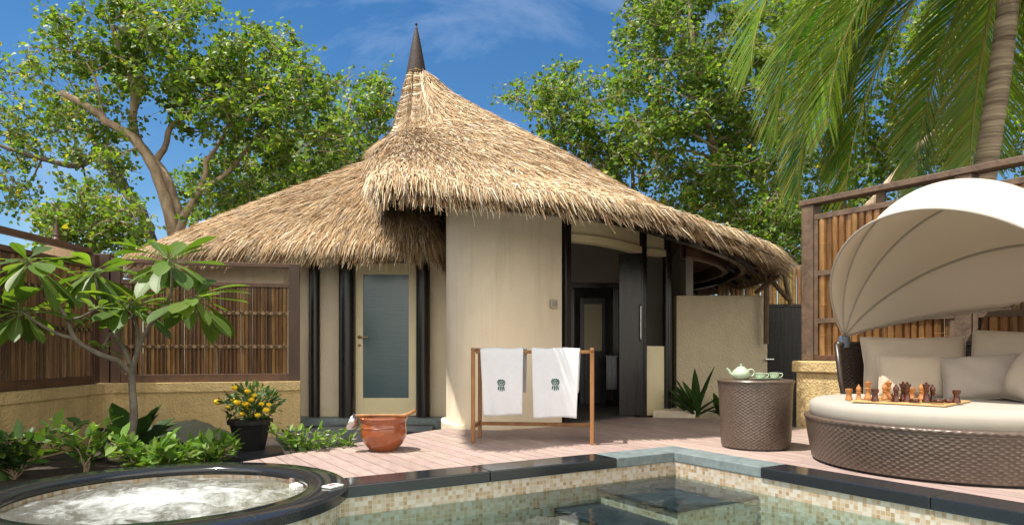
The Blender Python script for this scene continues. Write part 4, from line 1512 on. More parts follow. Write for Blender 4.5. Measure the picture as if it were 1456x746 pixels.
tb = G(1074, 642)
TC = np.array([(1074 - CX) / 1000 * 6.37, 6.37])
table = thing('wicker_side_table', 'round brown wicker side table on the deck carrying the tea set', 'side table', (TC[0], TC[1], 0))
mb = MB()
weave(mb, [(0.292, 0.015), (0.302, 0.1), (0.308, 0.3), (0.315, 0.5), (0.324, 0.59)], cw=0.024, ch=0.0140, amp=.0038)
build('woven_side', mb, 'wicker', table, angle=180)
mb = MB().lathe([(0.3, 0.585), (0.333, 0.588), (0.337, 0.600), (0.330, 0.611), (0.0, 0.613)], seg=64)
build('top', mb, 'wicker', table, angle=50)
build('base', MB().lathe([(0.285, 0.0), (0.285, 0.02)], seg=32), 'black', table)
# tea set
tp = np.array([TC[0] - 0.135, TC[1] - 0.02])
tea = thing('teapot', 'pale green teapot on the round wicker table', 'teapot', (tp[0], tp[1], 0.614), math.pi)
mb = MB().lathe([(0.045, 0), (0.062, .006), (0.076, .028), (0.080, .052), (0.072, .078), (0.052, .094), (0.042, .097)], seg=32)
build('body', mb, 'celadon', tea, angle=60)
mb = MB().lathe([(0.047, .096), (0.046, .102), (0.026, .114), (0.010, .118), (0.008, .124), (0.014, .131), (0.012, .139), (0.0, .141)], seg=28)
build('lid', mb, 'celadon', tea, angle=60)
mb = MB().tube(spline([(0.066, 0, .035), (0.098, 0, .055), (0.112, 0, .082), (0.132, 0, .098)], 10), np.linspace(.017, .0085, 10), 10)
build('spout', mb, 'celadon', tea, angle=60)
mb = MB().tube(spline([(-0.062, 0, .085), (-0.100, 0, .088), (-0.118, 0, .062), (-0.104, 0, .032), (-0.072, 0, .026)], 16), .0075, 10)
build('handle', mb, 'celadon', tea, angle=60)
for k, (dx, dy, lb) in enumerate(((0.0, -0.125, 'pale green teacup on a saucer nearest the teapot'), (0.148, -0.06, 'pale green teacup on a saucer at the right rim of the wicker table'))):
    c = thing('teacup', lb, 'teacup', (TC[0] + dx, TC[1] + dy, 0.622), -0.3, 'teacups on the wicker table')
    build('bowl', MB().lathe([(0.022, 0.004), (0.024, .008), (0.038, .022), (0.046, .046), (0.048, .054), (0.044, .053), (0.036, .026), (0.0, .014)], seg=28), 'celadon', c, angle=60)
    build('handle', MB().tube(spline([(0.044, 0, .046), (0.066, 0, .047), (0.070, 0, .030), (0.052, 0, .016), (0.036, 0, .018)], 12), .0045, 8), 'celadon', c)
    s_ = thing('saucer', ('saucer under the teacup beside the teapot' if k == 0 else 'saucer under the rightmost teacup'), 'saucer', (TC[0] + dx, TC[1] + dy, 0.614), 0, 'saucers on the wicker table')
    build('dish', MB().lathe([(0.035, 0), (0.040, .002), (0.074, .011), (0.076, .014), (0.040, .0075), (0.0, .0065)], seg=32), 'celadon', s_, angle=60)

# ------------------------------------------------------------------ daybed
DC = np.array([3.40, 5.42]); DR = 1.05
bed = thing('round_daybed', 'round brown wicker daybed with a pale folding canopy by the pool', 'daybed', (DC[0], DC[1], 0), FA)
# local x points away from the pool (towards the fence), y along the pool edge
mb = MB()
weave(mb, [(DR - .05, 0.02), (DR - .035, 0.1), (DR - .015, 0.22), (DR + .0, 0.33)], cw=0.030, ch=0.0170, amp=.005)
weave(mb, [(DR + 0.0, 0.33), (DR + .012, 0.345), (DR + .006, 0.36), (DR - .02, 0.365), (DR - 0.06, 0.366)], cw=0.030, ch=0.017, amp=.004)
build('woven_base', mb, 'wicker', bed, angle=180)
build('plinth', MB().lathe([(DR - .09, 0), (DR - .09, .03)], seg=64), 'black', bed)
mb = MB().lathe([(0, 0.33), (DR - .05, 0.345), (DR - .03, 0.375), (DR - .025, 0.43), (DR - .035, 0.465), (DR - .07, 0.485), (DR - .2, 0.492), (0, 0.495)], seg=96)
build('mattress', mb, 'mattress', bed, angle=60)
# wicker back: arc round the fence side
mb = MB()
A0, A1 = -math.radians(98), math.radians(86)
weave(mb, [(DR - .10, 0.36), (DR - .045, 0.6), (DR + .0, 0.92)], cw=.030, ch=.017, amp=.004, a0=A0, a1=A1)
weave(mb, [(DR - .14, 0.36), (DR - .085, 0.6), (DR - .04, 0.92)], cw=.030, ch=.017, amp=-.004, a0=A0, a1=A1)
a = np.linspace(A0, A1, 60)
mb.tube(np.stack([(DR - .02) * np.cos(a), (DR - .02) * np.sin(a), np.full(60, .925)], 1), .03, 8)
for e in (A0, A1):
    mb.tube([((DR - .12) * math.cos(e), (DR - .12) * math.sin(e), .36), ((DR - .065) * math.cos(e), (DR - .065) * math.sin(e), .6), ((DR - .02) * math.cos(e), (DR - .02) * math.sin(e), .93)], .026, 8)
build('woven_back', mb, 'wicker_dark', bed, angle=180)
# canopy: cloth over a fan of hoops hinged at the two ends of the back
HZ, HA, HB = 1.00, 1.02, 1.20
HX = 0.17


def hoop(phi, t, k=1.0, lift=0.0):
    """phi tilt towards the pool from upright, t 0..pi from the far hinge to the near one"""
    phi = np.asarray(phi); t = np.asarray(t)
    b_ = HB * k
    return np.stack([HX - b_ * np.sin(t) * np.sin(phi), HA * np.cos(t), HZ + b_ * np.sin(t) * np.cos(phi) + lift * 0 * t], -1)


phis = [R(42), R(14), R(-18), R(-50), R(-78)]
tt = np.linspace(0.03, math.pi - 0.03, 60)
mb = MB()
rows = []
for i in range(len(phis) - 1):
    for f in np.linspace(0, 1, 9)[: 8 if i < 3 else 9]:
        ph = phis[i] + (phis[i + 1] - phis[i]) * f
        k = 1 - 0.055 * math.sin(math.pi * f) * 1.0
        rows.append(hoop(ph, tt, k))
V = np.stack(rows, 0)
o = build('canopy', MB().grid(V), 'canopy', bed, angle=180)
sd = o.modifiers.new('thick', 'SOLIDIFY'); sd.thickness = 0.004; sd.offset = 0
for i, ph in enumerate(phis):
    mb = MB().tube(hoop(np.full(60, ph), tt, 0.992), 0.012 if i else 0.010, 8)
    build('hoop', mb, 'pillow', bed)
for sy in (1, -1):
    mb = MB().tube([(HX, sy * (HA + .0), 0.90), (HX, sy * HA, 0.98), (HX, sy * HA, 1.0), (HX, sy * HA, 1.01)], [.045, .052, .046, .02], 14)
    build('hinge', mb, mat('grey_hinge_%d' % (sy + 1), (0.10, 0.12, 0.15), scale=10, rough=0.5), bed)


# pillows: each a thing of its own on the daybed
def pillow(loc, w, h, th, yaw, lean, roll, mname, label, name='pillow', cat='pillow', group='pillows on the daybed'):
    """square cushion standing on its lower edge; local frame of the daybed"""
    wl_ = (Matrix.Translation((DC[0], DC[1], 0)) @ Matrix.Rotation(FA, 4, 'Z')) @ Vector(loc)
    t = thing(name, label, cat, tuple(wl_), FA + yaw, group)
    n_ = 28
    u = np.linspace(-1, 1, n_)
    U, Vv = np.meshgrid(u, u, indexing='ij')
    edge = np.clip((1 - np.abs(U) ** 2.6) * (1 - np.abs(Vv) ** 2.6), 0, 1) ** 0.42
    pin = 1 - 0.055 * (1 - np.abs(U)) * np.abs(Vv) ** 3
    pin2 = 1 - 0.055 * (1 - np.abs(Vv)) * np.abs(U) ** 3
    rg = np.random.default_rng(int(abs(loc[0] * 1000 + loc[1] * 77) + 5))
    wr = sum(0.035 * np.sin(rg.uniform(-5, 5) * U + rg.uniform(-5, 5) * Vv + rg.uniform(0, 6)) for _ in range(4)) + 0.05 * np.sin(9 * np.arctan2(U, Vv) + rg.uniform(0, 6)) * (U ** 2 + Vv ** 2) * .5
    mb = MB()
    for sg in (1, -1):
        X = sg * th / 2 * edge * (1 + wr * 2) - 0.0
        Y = U * w / 2 * pin2
        Zz = (Vv * h / 2) * pin + h / 2 * 0.97
        mb.grid(np.stack([X, Y, Zz], -1), flip=sg < 0)
    Mx = Matrix.Rotation(lean, 4, 'Y') @ Matrix.Translation((0, 0, h / 2)) @ Matrix.Rotation(roll, 4, 'X') @ Matrix.Translation((0, 0, -h / 2))
    mb.v = [xf(v, Mx) for v in mb.v]
    build('cover', mb, mname, t, angle=180)
    # piping round the seam
    q = np.concatenate([np.stack([np.zeros(n_), U[:, 0] * w / 2 * (1 - 0.055 * 0), np.zeros(n_)], 1)])
    ring = []
    for (uu, vv) in [(x_, -1) for x_ in u] + [(1, x_) for x_ in u[1:]] + [(x_, 1) for x_ in u[::-1][1:]] + [(-1, x_) for x_ in u[::-1][1:]]:
        ring.append((0, uu * w / 2 * (1 - 0.055 * (1 - abs(vv)) * abs(uu) ** 3), (vv * h / 2) * (1 - 0.055 * (1 - abs(uu)) * abs(vv) ** 3) + h / 2 * .97))
    mp_ = MB().tube(ring, .005, 6, caps=False)
    mp_.v = [xf(v, Mx) for v in mp_.v]
    build('piping', mp_, mname, t, angle=180)
    return t


SZ = 0.497
pillow((0.44, 0.52, SZ), 0.84, 0.52, 0.24, R(44), R(15), 0, 'cushion', 'large taupe back cushion behind the left throw pillow', 'back_cushion', 'cushion', 'back cushions on the daybed')
pillow((0.70, -0.16, SZ), 0.80, 0.56, 0.24, R(4), R(14), R(2), 'cushion', 'large taupe back cushion cut by the right edge of the photo', 'back_cushion', 'cushion', 'back cushions on the daybed')
pillow((0.06, 0.34, SZ), 0.50, 0.36, 0.17, R(40), R(20), R(1), 'cushion', 'square taupe throw pillow leaning on the large left cushion behind the chess pieces')
pillow((0.22, -0.10, SZ), 0.54, 0.38, 0.19, R(26), R(28), R(-6), 'pillow', 'greyer throw pillow leaning in the middle of the daybed')
pillow((0.13, -0.43, SZ), 0.46, 0.42, 0.20, R(-30), R(24), R(8), 'cushion', 'plump throw pillow turned sideways at the right edge of the daybed')

# chess board and pieces
BCW = np.array([2.93, 5.17])
BA = FA + R(12)
BS = 0.62
bd = thing('chess_board', 'flat pale wooden chess board lying on the daybed mattress', 'chess board', (BCW[0], BCW[1], 0.4965), BA)
build('panel', MB().box((-BS / 2, -BS / 2, 0), (BS / 2, BS / 2, 0.012)), 'board', bd, smooth=False, bevel=.003)
mb = MB()
q = BS * 0.9 / 8
for i in range(8):
    for j in range(8):
        if (i + j) % 2 == 0:
            x_, y_ = -BS * .45 + i * q, -BS * .45 + j * q
            mb.add([(x_, y_, .0135), (x_ + q, y_, .0135), (x_ + q, y_ + q, .0135), (x_, y_ + q, .0135)], np.array([(0, 1, 2, 3)]))
build('squares', mb, 'board_dark', bd, smooth=False)
PROF = {
    'pawn': [(.021, 0), (.022, .006), (.017, .014), (.012, .022), (.014, .027), (.012, .03), (.017, .037), (.018, .046), (.013, .055), (0, .058)],
    'rook': [(.026, 0), (.027, .01), (.021, .02), (.019, .055), (.026, .064), (.027, .085), (.021, .087), (.019, .08), (0, .079)],
    'bishop': [(.025, 0), (.026, .01), (.018, .02), (.013, .05), (.02, .062), (.013, .066), (.02, .08), (.017, .1), (.007, .112), (.008, .118), (0, .123)],
    'queen': [(.028, 0), (.029, .01), (.020, .022), (.013, .068), (.022, .08), (.014, .085), (.024, .115), (.026, .125), (.02, .123), (.008, .13), (.009, .137), (0, .142)],
    'draught': [(.028, 0), (.030, .004), (.030, .018), (.026, .022), (0, .021)],
}
PN = {'pawn': 'pawn', 'rook': 'castle', 'bishop': 'bishop', 'queen': 'tall queen', 'draught': 'flat piece'}
pieces = [  # photo x, depth, kind, dark
    (1207, 5.36, 'rook', 0, 'squat light castle at the left corner of the chess board'),
    (1221, 5.30, 'bishop', 0, 'light bishop second from the left on the chess board'),
    (1234, 5.27, 'queen', 0, 'tall light queen third from the left on the chess board'),
    (1244, 5.08, 'rook', 1, 'dark castle leftmost of the dark chess pieces'),
    (1258, 5.26, 'bishop', 0, 'light bishop just left of a tall light queen'),
    (1263, 5.30, 'queen', 0, 'tall light queen near the middle left of the board'),
    (1271, 5.06, 'pawn', 1, 'small dark pawn between a light queen and a dark bishop'),
    (1274, 5.03, 'bishop', 1, 'dark bishop in front of the throw pillow'),
    (1284, 5.06, 'queen', 1, 'tall dark queen at the centre of the board'),
    (1290, 5.02, 'queen', 1, 'second tall dark queen standing just right of the other'),
    (1296, 5.24, 'rook', 0, 'light castle half hidden behind the dark queens'),
    (1301, 4.98, 'draught', 1, 'flat dark piece at the foot of the dark queens'),
    (1310, 5.22, 'bishop', 0, 'rightmost light piece, behind the dark castle'),
    (1317, 4.98, 'queen', 1, 'thick dark queen right of the centre gap'),
    (1326, 5.00, 'bishop', 1, 'dark bishop touching the thick dark queen on its right'),
    (1335, 4.94, 'draught', 1, 'flat dark piece lying near the right corner of the board'),
    (1349, 4.95, 'draught', 1, 'flat dark piece next to the last dark castle'),
    (1360, 4.93, 'rook', 1, 'dark castle rightmost on the chess board'),
]
first = {}
for px_, Y_, kind, dk, lb in pieces:
    x_ = (px_ - CX) / 1000 * Y_
    key = (kind, dk)
    p_ = np.array([x_, Y_])
    inside = np.array(Matrix.Rotation(-BA, 2) @ Vector(p_ - BCW))
    z_ = 0.511 if np.abs(inside).max() < BS / 2 else 0.4975
    nm = 'chess_piece'
    if key not in first:
        mb = MB().lathe([(r_ * 1.0, z__) for r_, z__ in PROF[kind]], seg=20)
        o = build(nm, mb, 'rosewood' if dk else 'maple', M4=Matrix.Translation((x_, Y_, z_)), angle=50)
        first[key] = o
    else:
        o = first[key].copy(); C.objects.link(o)
        o.matrix_world = Matrix.Translation((x_, Y_, z_)) @ Matrix.Rotation(random.uniform(0, 6), 4, 'Z')
    tag(o, lb, 'chess piece', 'chess pieces on the board')

# ------------------------------------------------------------------ clay pot and ladle
cp = thing('clay_pot', 'glossy red-brown round clay water pot on the deck edge', 'pot', (-1.125, 6.16, 0.001))
mb = MB().lathe([(0.105, 0), (0.115, .008), (0.165, .06), (0.196, .12), (0.2, .165), (0.196, .2), (0.202, .206), (0.196, .213), (0.196, .25), (0.203, .27), (0.212, .285), (0.207, .298), (0.192, .298), (0.183, .27), (0.183, .2), (0.15, .06), (0, .02)], seg=48)
build('body', mb, 'terracotta', cp, angle=45)
ld = thing('ladle', 'wooden handled ladle with a metal scoop lying across the clay pot', 'ladle', (-1.125, 6.10, 0.30))
hp = spline([(-0.23, -.02, .012), (-0.1, -.02, .013), (0.08, -.02, .014), (0.2, -.02, .016), (0.255, -.02, .038), (0.29, -.02, .062)], 24)
build('handle', MB().tube(hp, np.linspace(.013, .017, 24), 10), 'teak', ld)
mb = MB()
n_ = 14
pr_ = [(0.075 * math.sin(a_), -0.075 * math.cos(a_)) for a_ in np.linspace(0.02, math.pi / 2, 10)]
mb.lathe(pr_, (0, 0, 0), 24)
Mx = Matrix.Translation((-0.275, -.03, -0.035)) @ Matrix.Rotation(R(-62), 4, 'Y')
mb.v = [xf(v, Mx) for v in mb.v]
o = build('scoop', mb, 'steel', ld, angle=180)
sd = o.modifiers.new('thick', 'SOLIDIFY'); sd.thickness = 0.004

# ------------------------------------------------------------------ garden left of the deck
def ground_slab(name, pix, zt, th, label):
    """irregular stone slab lying on the bed; outline in metres"""
    p = np.array([G(x_, y_, zt)[:2] for x_, y_ in pix])
    c = p.mean(0)
    t = thing(name, label, 'stone slab', (c[0], c[1], zt - th), 0, 'slate slabs beside the deck')
    build('slab', MB().prism(p - c, 0, th), 'dark_slate', t, smooth=False, bevel=.012)
    return t


ground_slab('slate_slab', [(318, 634), (398, 629), (404, 642), (352, 652), (312, 646)], -0.07, 0.10, 'dark slate slab under the black marigold pot')
ground_slab('slate_slab', [(392, 614), (520, 612), (516, 628), (404, 628)], -0.07, 0.10, 'dark slate slab between the marigold pot and the clay pot')
ground_slab('slate_slab', [(418, 603), (618, 603), (612, 611.5), (408, 611.5)], -0.07, 0.10, 'long dark slate slab below the glazed door')


def leaf_greens(n, kind='mid'):
    pal = {
        'mid': [(.045, .10, .022), (.06, .13, .025), (.035, .08, .02), (.085, .15, .03), (.10, .16, .03)],
        'bright': [(.10, .20, .025), (.13, .23, .03), (.075, .16, .025), (.16, .25, .04)],
        'dark': [(.03, .07, .02), (.042, .09, .022), (.05, .11, .025)],
        'tree': [(.095, .175, .022), (.12, .20, .026), (.07, .14, .022), (.15, .23, .03), (.19, .25, .035), (.09, .16, .03)],
    }[kind]
    k = rng.integers(0, len(pal), n)
    return np.array(pal)[k] * rng.uniform(.8, 1.2, (n, 1))


LL = long_leaf()
LLw = long_leaf(n=8, wid=0.155, droop=0.22, fold=0.035, peak=0.66)


def shrub(name, c, r, n, ln, kind, label, cat='shrub', group=None, tmpl=OVAL, up=0.5, stems=9, flowers=0, mname='leaf_soft', wscale=1.0):
    t = thing(name, label, cat, tuple(c), 0, group)
    mb, sb, fb = MB(), MB(), MB()
    P, D = [], []
    for k in range(stems):
        a = rng.uniform(0, 2 * np.pi)
        q = np.array([r[0] * math.cos(a) * rng.uniform(.3, .95), r[1] * math.sin(a) * rng.uniform(.3, .95), r[2] * rng.uniform(.55, 1.0)])
        path = spline([(0, 0, 0), q * [0.35, .35, .5], q], 12)
        path[1:] += rng.normal(0, .008, (11, 3))
        sb.tube(path, np.linspace(.008, .003, 12), 5)
        m_ = max(3, n // stems)
        i = rng.integers(3, 12, m_)
        P.append(path[i] + rng.normal(0, .02, (m_, 3)))
        dr = nrmz(rng.normal(0, 1, (m_, 3)) * [1, 1, .55] + nrmz(q)[None] * .6 + [0, 0, up * .5])
        D.append(dr)
        if flowers and k % 2 == 0:
            for _ in range(flowers):
                e = path[-1] + rng.normal(0, .03, 3)
                for w in range(5):
                    an = w * 1.2566
                    dd = np.array([[math.cos(an), math.sin(an), .35]])
                    inst(fb, OVAL[0] * [1.6, 1, 1], OVAL[1], e[None], dd, np.array([[0, 0, 1.0]]), .022, np.array([[.8, .8, .76]]))
    P = np.concatenate(P); D = np.concatenate(D)
    nn = nrmz(rng.normal(0, .35, P.shape) + [0, 0, 1])
    sc = ln * rng.uniform(.6, 1.2, (len(P), 1)) * np.array([[wscale, 1, 1]])
    inst(mb, tmpl[0], tmpl[1], P, D, nn, sc, leaf_greens(len(P), kind))
    build('stem', sb, 'bark', t)
    build('leaves', mb, mname, t, smooth=True, angle=180, colors=True)
    if fb.n:
        build('blossom', fb, 'white_petal', t, smooth=False)
    return t


SO = gz
# shrubs: (photo x, photo y of foot)
q = G(60, 684, SO); shrub('leafy_shrub', (-4.0, 5.65, SO), (.62, .42, .44), 340, .16, 'mid', 'dark leafy shrub in the bottom left corner by the hot tub', stems=13, tmpl=OVAL, wscale=1.1)
shrub('leafy_shrub', (-3.55, 5.85, SO), (.36, .2, .42), 110, .13, 'bright', 'sunlit sprig with long pale leaves and a white flower left of the trunk', stems=5, flowers=1)
shrub('ground_shrub', (-2.98, 5.72, SO), (.34, .24, .34), 190, .13, 'bright', 'low bright green shrub right of the frangipani trunk', stems=10, wscale=1.35)
shrub('ground_shrub', (-2.58, 5.86, SO), (.34, .24, .36), 190, .125, 'bright', 'low bright shrub in front of the black marigold pot', stems=10, wscale=1.35)
shrub('ground_shrub', (-2.78, 5.62, SO), (.30, .2, .27), 150, .12, 'bright', 'lowest bright shrub against the hot tub rim between two taller clumps', stems=9, wscale=1.35)
shrub('flowering_shrub', (-1.86, 6.22, SO), (.36, .22, .36), 240, .095, 'bright', 'small lime shrub with white flowers left of the clay pot', stems=9, flowers=1)
shrub('flowering_shrub', (-1.55, 6.42, SO), (.20, .15, .34), 90, .085, 'bright', 'airy lime sprig with white flowers right behind the clay pot', stems=6, flowers=1)


def rosette(name, c, n, ln, kind, label, wid=1.0, cat='plant', el=(20, 80), droop=None, mname='leaf_soft', jit=.03):
    t = thing(name, label, cat, tuple(c))
    mb = MB()
    a = rng.uniform(0, 2 * np.pi, n)
    e = np.radians(rng.uniform(el[0], el[1], n))
    D = np.stack([np.cos(a) * np.cos(e), np.sin(a) * np.cos(e), np.sin(e)], -1)
    nn = np.stack([-np.cos(a) * np.sin(e), -np.sin(a) * np.sin(e), np.cos(e)], -1)
    T_ = droop if droop is not None else LL
    inst(mb, T_[0], T_[1], rng.normal(0, jit, (n, 3)) * [1, 1, .2] + [0, 0, .02], D, nn, ln * rng.uniform(.7, 1.15, (n, 1)) * np.array([[wid, 1, 1]]), leaf_greens(n, kind))
    build('leaves', mb, mname, t, angle=180, colors=True)
    return t


rosette('broadleaf_plant', (-3.72, 6.95, SO), 22, .50, 'dark', 'dark broad-leaved plant behind the frangipani trunk', wid=1.2)
rosette('agave', (2.42, 9.3, -0.03), 16, .62, 'dark', 'dark spiky agave beside the shaded courtyard wall', wid=.75, el=(25, 80), droop=long_leaf(7, .12, .05, .05, .35))
rosette('agave', (2.85, 9.42, -0.05), 12, .42, 'dark', 'smaller dark agave between the larger one and the wicker table', wid=.9, el=(15, 65), droop=long_leaf(7, .13, .1, .05, .4))

# planted bank against the wall with a garden light and a pebble
bank = MB()
nb = 26
xs_ = np.linspace(-4.42, -3.1, nb)
V = []
for i, x_ in enumerate(xs_):
    f = i / (nb - 1)
    yw = 7.92 + (x_ + 4.56) * (0.58 / 2.0) - 0.01
    h = 0.24 * math.exp(-((x_ + 3.75) / 0.42) ** 2)
    row = []
    for j in range(12):
        g = j / 11
        y_ = yw - g * (1.75 - .35 * abs(f - .5))
        row.append((x_, y_, SO - 0.01 + h * (1 - g) ** 0.8 * (1 if g < 1 else 0) + rng.normal(0, .008)))
    V.append(row)
struct(build('soil_bank', bank.grid(np.array(V)), 'turf', angle=180), 'stuff')
gl = thing('garden_spotlight', 'small black garden spotlight at the foot of the frangipani', 'spotlight', (-3.72, 6.45, -0.06))
build('housing', MB().tube([(-.07, 0.02, .13), (0.03, -.03, .06)], [.042, .048], 14), 'black_plastic', gl)
build('lens', MB().tube([(.031, -.031, .0595), (.036, -.034, .057)], [.04, .04], 14), 'stone', gl)
build('spike', MB().tube([(0, 0, -.1), (-.02, 0, .1)], .012, 8), 'black_plastic', gl)
for k, (x_, y_, s_) in enumerate(((-3.60, 6.36, .05), (-4.6 + .75, 6.52, .06))):
    mb = MB().lathe([(.3, -.25), (.9, -.1), (1, .2), (.8, .55), (.4, .75), (0, .8)], seg=12, sx=s_ * 1.2, sy=s_ * .8)
    mb.v[-1][:, 2] *= s_
    mb.v[-1] += rng.normal(0, s_ * .06, mb.v[-1].shape)
    o = build('pebble', mb, 'stone', M4=Matrix.Translation((x_, y_, SO + .05)), angle=180)
    tag(o, 'pale pebble beside the frangipani trunk' if k == 0 else 'pale pebble left of the garden spotlight', 'pebble', 'pebbles on the bank')

# frangipani
fr = thing('frangipani_tree', 'young frangipani with big paddle leaves in front of the bamboo screen', 'tree', (-3.49, 6.35, SO))
FY = 6.35
def FP(px_, py_, dy=0.0):
    return W(px_, py_, FY + dy)
branches = [
    ([(178, 652, 0), (184, 630, 0), (190, 590, -.02), (188, 555, 0), (187, 530, 0)], .052, .038),
    ([(187, 532, 0), (172, 515, -.05), (140, 502, -.12), (108, 482, -.2), (96, 455, -.24), (75, 420, -.28), (52, 385, -.3), (38, 366, -.32)], .034, .016),
    ([(108, 482, -.2), (80, 473, -.25), (50, 456, -.3), (26, 440, -.34)], .022, .013),
    ([(187, 532, 0), (180, 505, .08), (160, 470, .16), (146, 440, .2), (137, 408, .22), (134, 384, .24)], .030, .015),
    ([(187, 530, 0), (197, 492, -.05), (193, 455, .05), (184, 430, .1)], .032, .016),
    ([(196, 496, -.05), (212, 462, -.12), (232, 440, -.18), (243, 410, -.2), (243, 385, -.2), (240, 368, -.2)], .026, .014),
    ([(230, 442, -.18), (255, 434, -.3), (278, 424, -.36)], .019, .013),
    ([(160, 470, .16), (150, 487, .05), (146, 497, 0.0)], .014, .010),
    ([(146, 440, .2), (172, 455, .1), (196, 448, 0)], .014, .010),
    ([(96, 455, -.24), (120, 448, -.4), (140, 436, -.5)], .014, .010),
]
mb = MB(); tips = []
for pts, r0, r1 in branches:
    P = spline([FP(*p_) for p_ in pts], 26)
    P += np.cumsum(rng.normal(0, .0012, P.shape), 0)
    rad = np.linspace(r0, r1, 26) * (1 + .06 * np.sin(np.arange(26) * 2.1))
    mb.tube(P, rad * .78, 10)
    tips.append((P[-1], nrmz(P[-1] - P[-6])))
mb.v = [v - np.array([-3.49, 6.35, SO]) for v in mb.v]
build('trunk', mb, 'grey_bark', fr)
mb = MB()
for k, (tp_, td) in enumerate(tips):
    if k == 0:
        continue
    small = k >= 7
    n_ = 11 if small else 25
    L0 = .20 if small else .44
    for i in range(n_):
        a = i * 2.39996 + rng.uniform(-.2, .2)
        el = R(rng.uniform(-48, 30) if not small else rng.uniform(-10, 45))
        x_ = nrmz(np.cross(td, [0.3, 1, 0.1])); z_ = np.cross(x_, td)
        d = nrmz((np.array([math.cos(a), math.sin(a), 0]) * math.cos(el) + np.array([0, 0, 1]) * math.sin(el)) + td * .12)
        hgt = rng.uniform(0, .06)
        base = tp_ - td * hgt
        out = d * np.array([1, 1, 0])
        nrm_ = nrmz(np.array([0, 0, 1.0]) - d * d[2] + rng.normal(0, .12, 3))
        # petiole
        Lk = L0 * rng.uniform(.62, 1.08)
        pe = base + d * Lk * .14
        mb.tube([base, pe], [.006, .004], 5, col=(.20, .26, .08))
        dr = rng.uniform(.05, .35)
        T_ = long_leaf(10, .158, dr, .03, .70)
        c_ = np.array([random.choice([(.085, .150, .022), (.105, .175, .026), (.065, .120, .020), (.13, .195, .035), (.075, .13, .03)])]) * rng.uniform(.85, 1.15)
        inst(mb, T_[0], T_[1], pe[None], d[None], nrm_[None], Lk, c_)
        # pale midrib
        mid = T_[0][1::3] * Lk
        xd = nrmz(np.cross(d, nrm_)); zd = np.cross(xd, d)
        mr_ = pe + mid[:, 0:1] * xd + mid[:, 1:2] * d + (mid[:, 2:3] + .0015) * zd
        mb.tube(mr_, np.linspace(.0035, .001, len(mr_)), 4, col=(.24, .32, .10))
mb.v = [v - np.array([-3.49, 6.35, SO]) for v in mb.v]
build('crown', mb, 'leaf', fr, angle=180, colors=True)

# marigolds in a black pot
mp_ = thing('potted_marigold', 'yellow marigolds in a black plastic pot on a slate slab', 'potted plant', (-2.50, 6.72, -0.069))
build('pot', MB().lathe([(.135, 0), (.14, .01), (.19, .24), (.215, .245), (.218, .285), (.20, .287), (.185, .25), (0, .24)], seg=10), 'black_plastic', mp_, angle=20)
mb = MB()
n_ = 420
P = rng.normal(0, 1, (n_, 3)); P = nrmz(P) * rng.random((n_, 1)) ** .4 * [.27, .22, .17] + [0.01, 0, .44]
P[:, 2] = np.maximum(P[:, 2], .26)
inst(mb, OVAL[0], OVAL[1], P, nrmz(P - [0, 0, .3] + rng.normal(0, .15, (n_, 3))), nrmz(rng.normal(0, .5, (n_, 3)) + [0, 0, 1]), rng.uniform(.05, .09, (n_, 1)), leaf_greens(n_, 'mid'))
for k in range(14):
    e = np.array([rng.uniform(-.24, .24), rng.uniform(-.18, .18), rng.uniform(.4, .6)])
    mb.tube([(0, 0, .25), e * [.5, .5, .8], e], .0052, 5, col=(.06, .12, .03))
build('leaves', mb, 'leaf_soft', mp_, angle=180, colors=True)
fl_px = [(310, 571), (331, 568), (337, 572), (349, 574), (354, 578), (361, 562), (352, 556), (372, 574), (379, 583), (366, 590), (345, 588), (334, 551), (357, 568), (324, 578), (382, 575)]
for k, (px_, py_) in enumerate(fl_px):
    c_ = W(px_, py_, 6.52 + rng.uniform(-.06, .1)) - np.array([-2.50, 6.72, -0.069])
    mb = MB()
    r_ = rng.uniform(.020, .036)
    mb.lathe([(.004, -r_ * .7), (r_ * .6, -r_ * .5), (r_, 0), (r_ * .92, r_ * .3), (r_ * .55, r_ * .62), (0, r_ * .7)], c_, 12)
    mb.v[-1] += rng.normal(0, r_ * .09, mb.v[-1].shape)
    build('flower', mb, 'yellow', mp_, angle=180)

# ------------------------------------------------------------------ trees
def clusters_from(regs, Y, dY):
    P = []
    for (cx, cy, rx, ry, n_) in regs:
        a = rng.uniform(0, 2 * np.pi, n_); rr_ = np.sqrt(rng.random(n_))
        px_ = cx + rx * rr_ * np.cos(a); py_ = cy + ry * rr_ * np.sin(a)
        yy = Y + rng.uniform(-dY, dY, n_)
        for k in range(n_):
            P.append(W(px_[k], py_[k], yy[k]))
    return np.array(P)


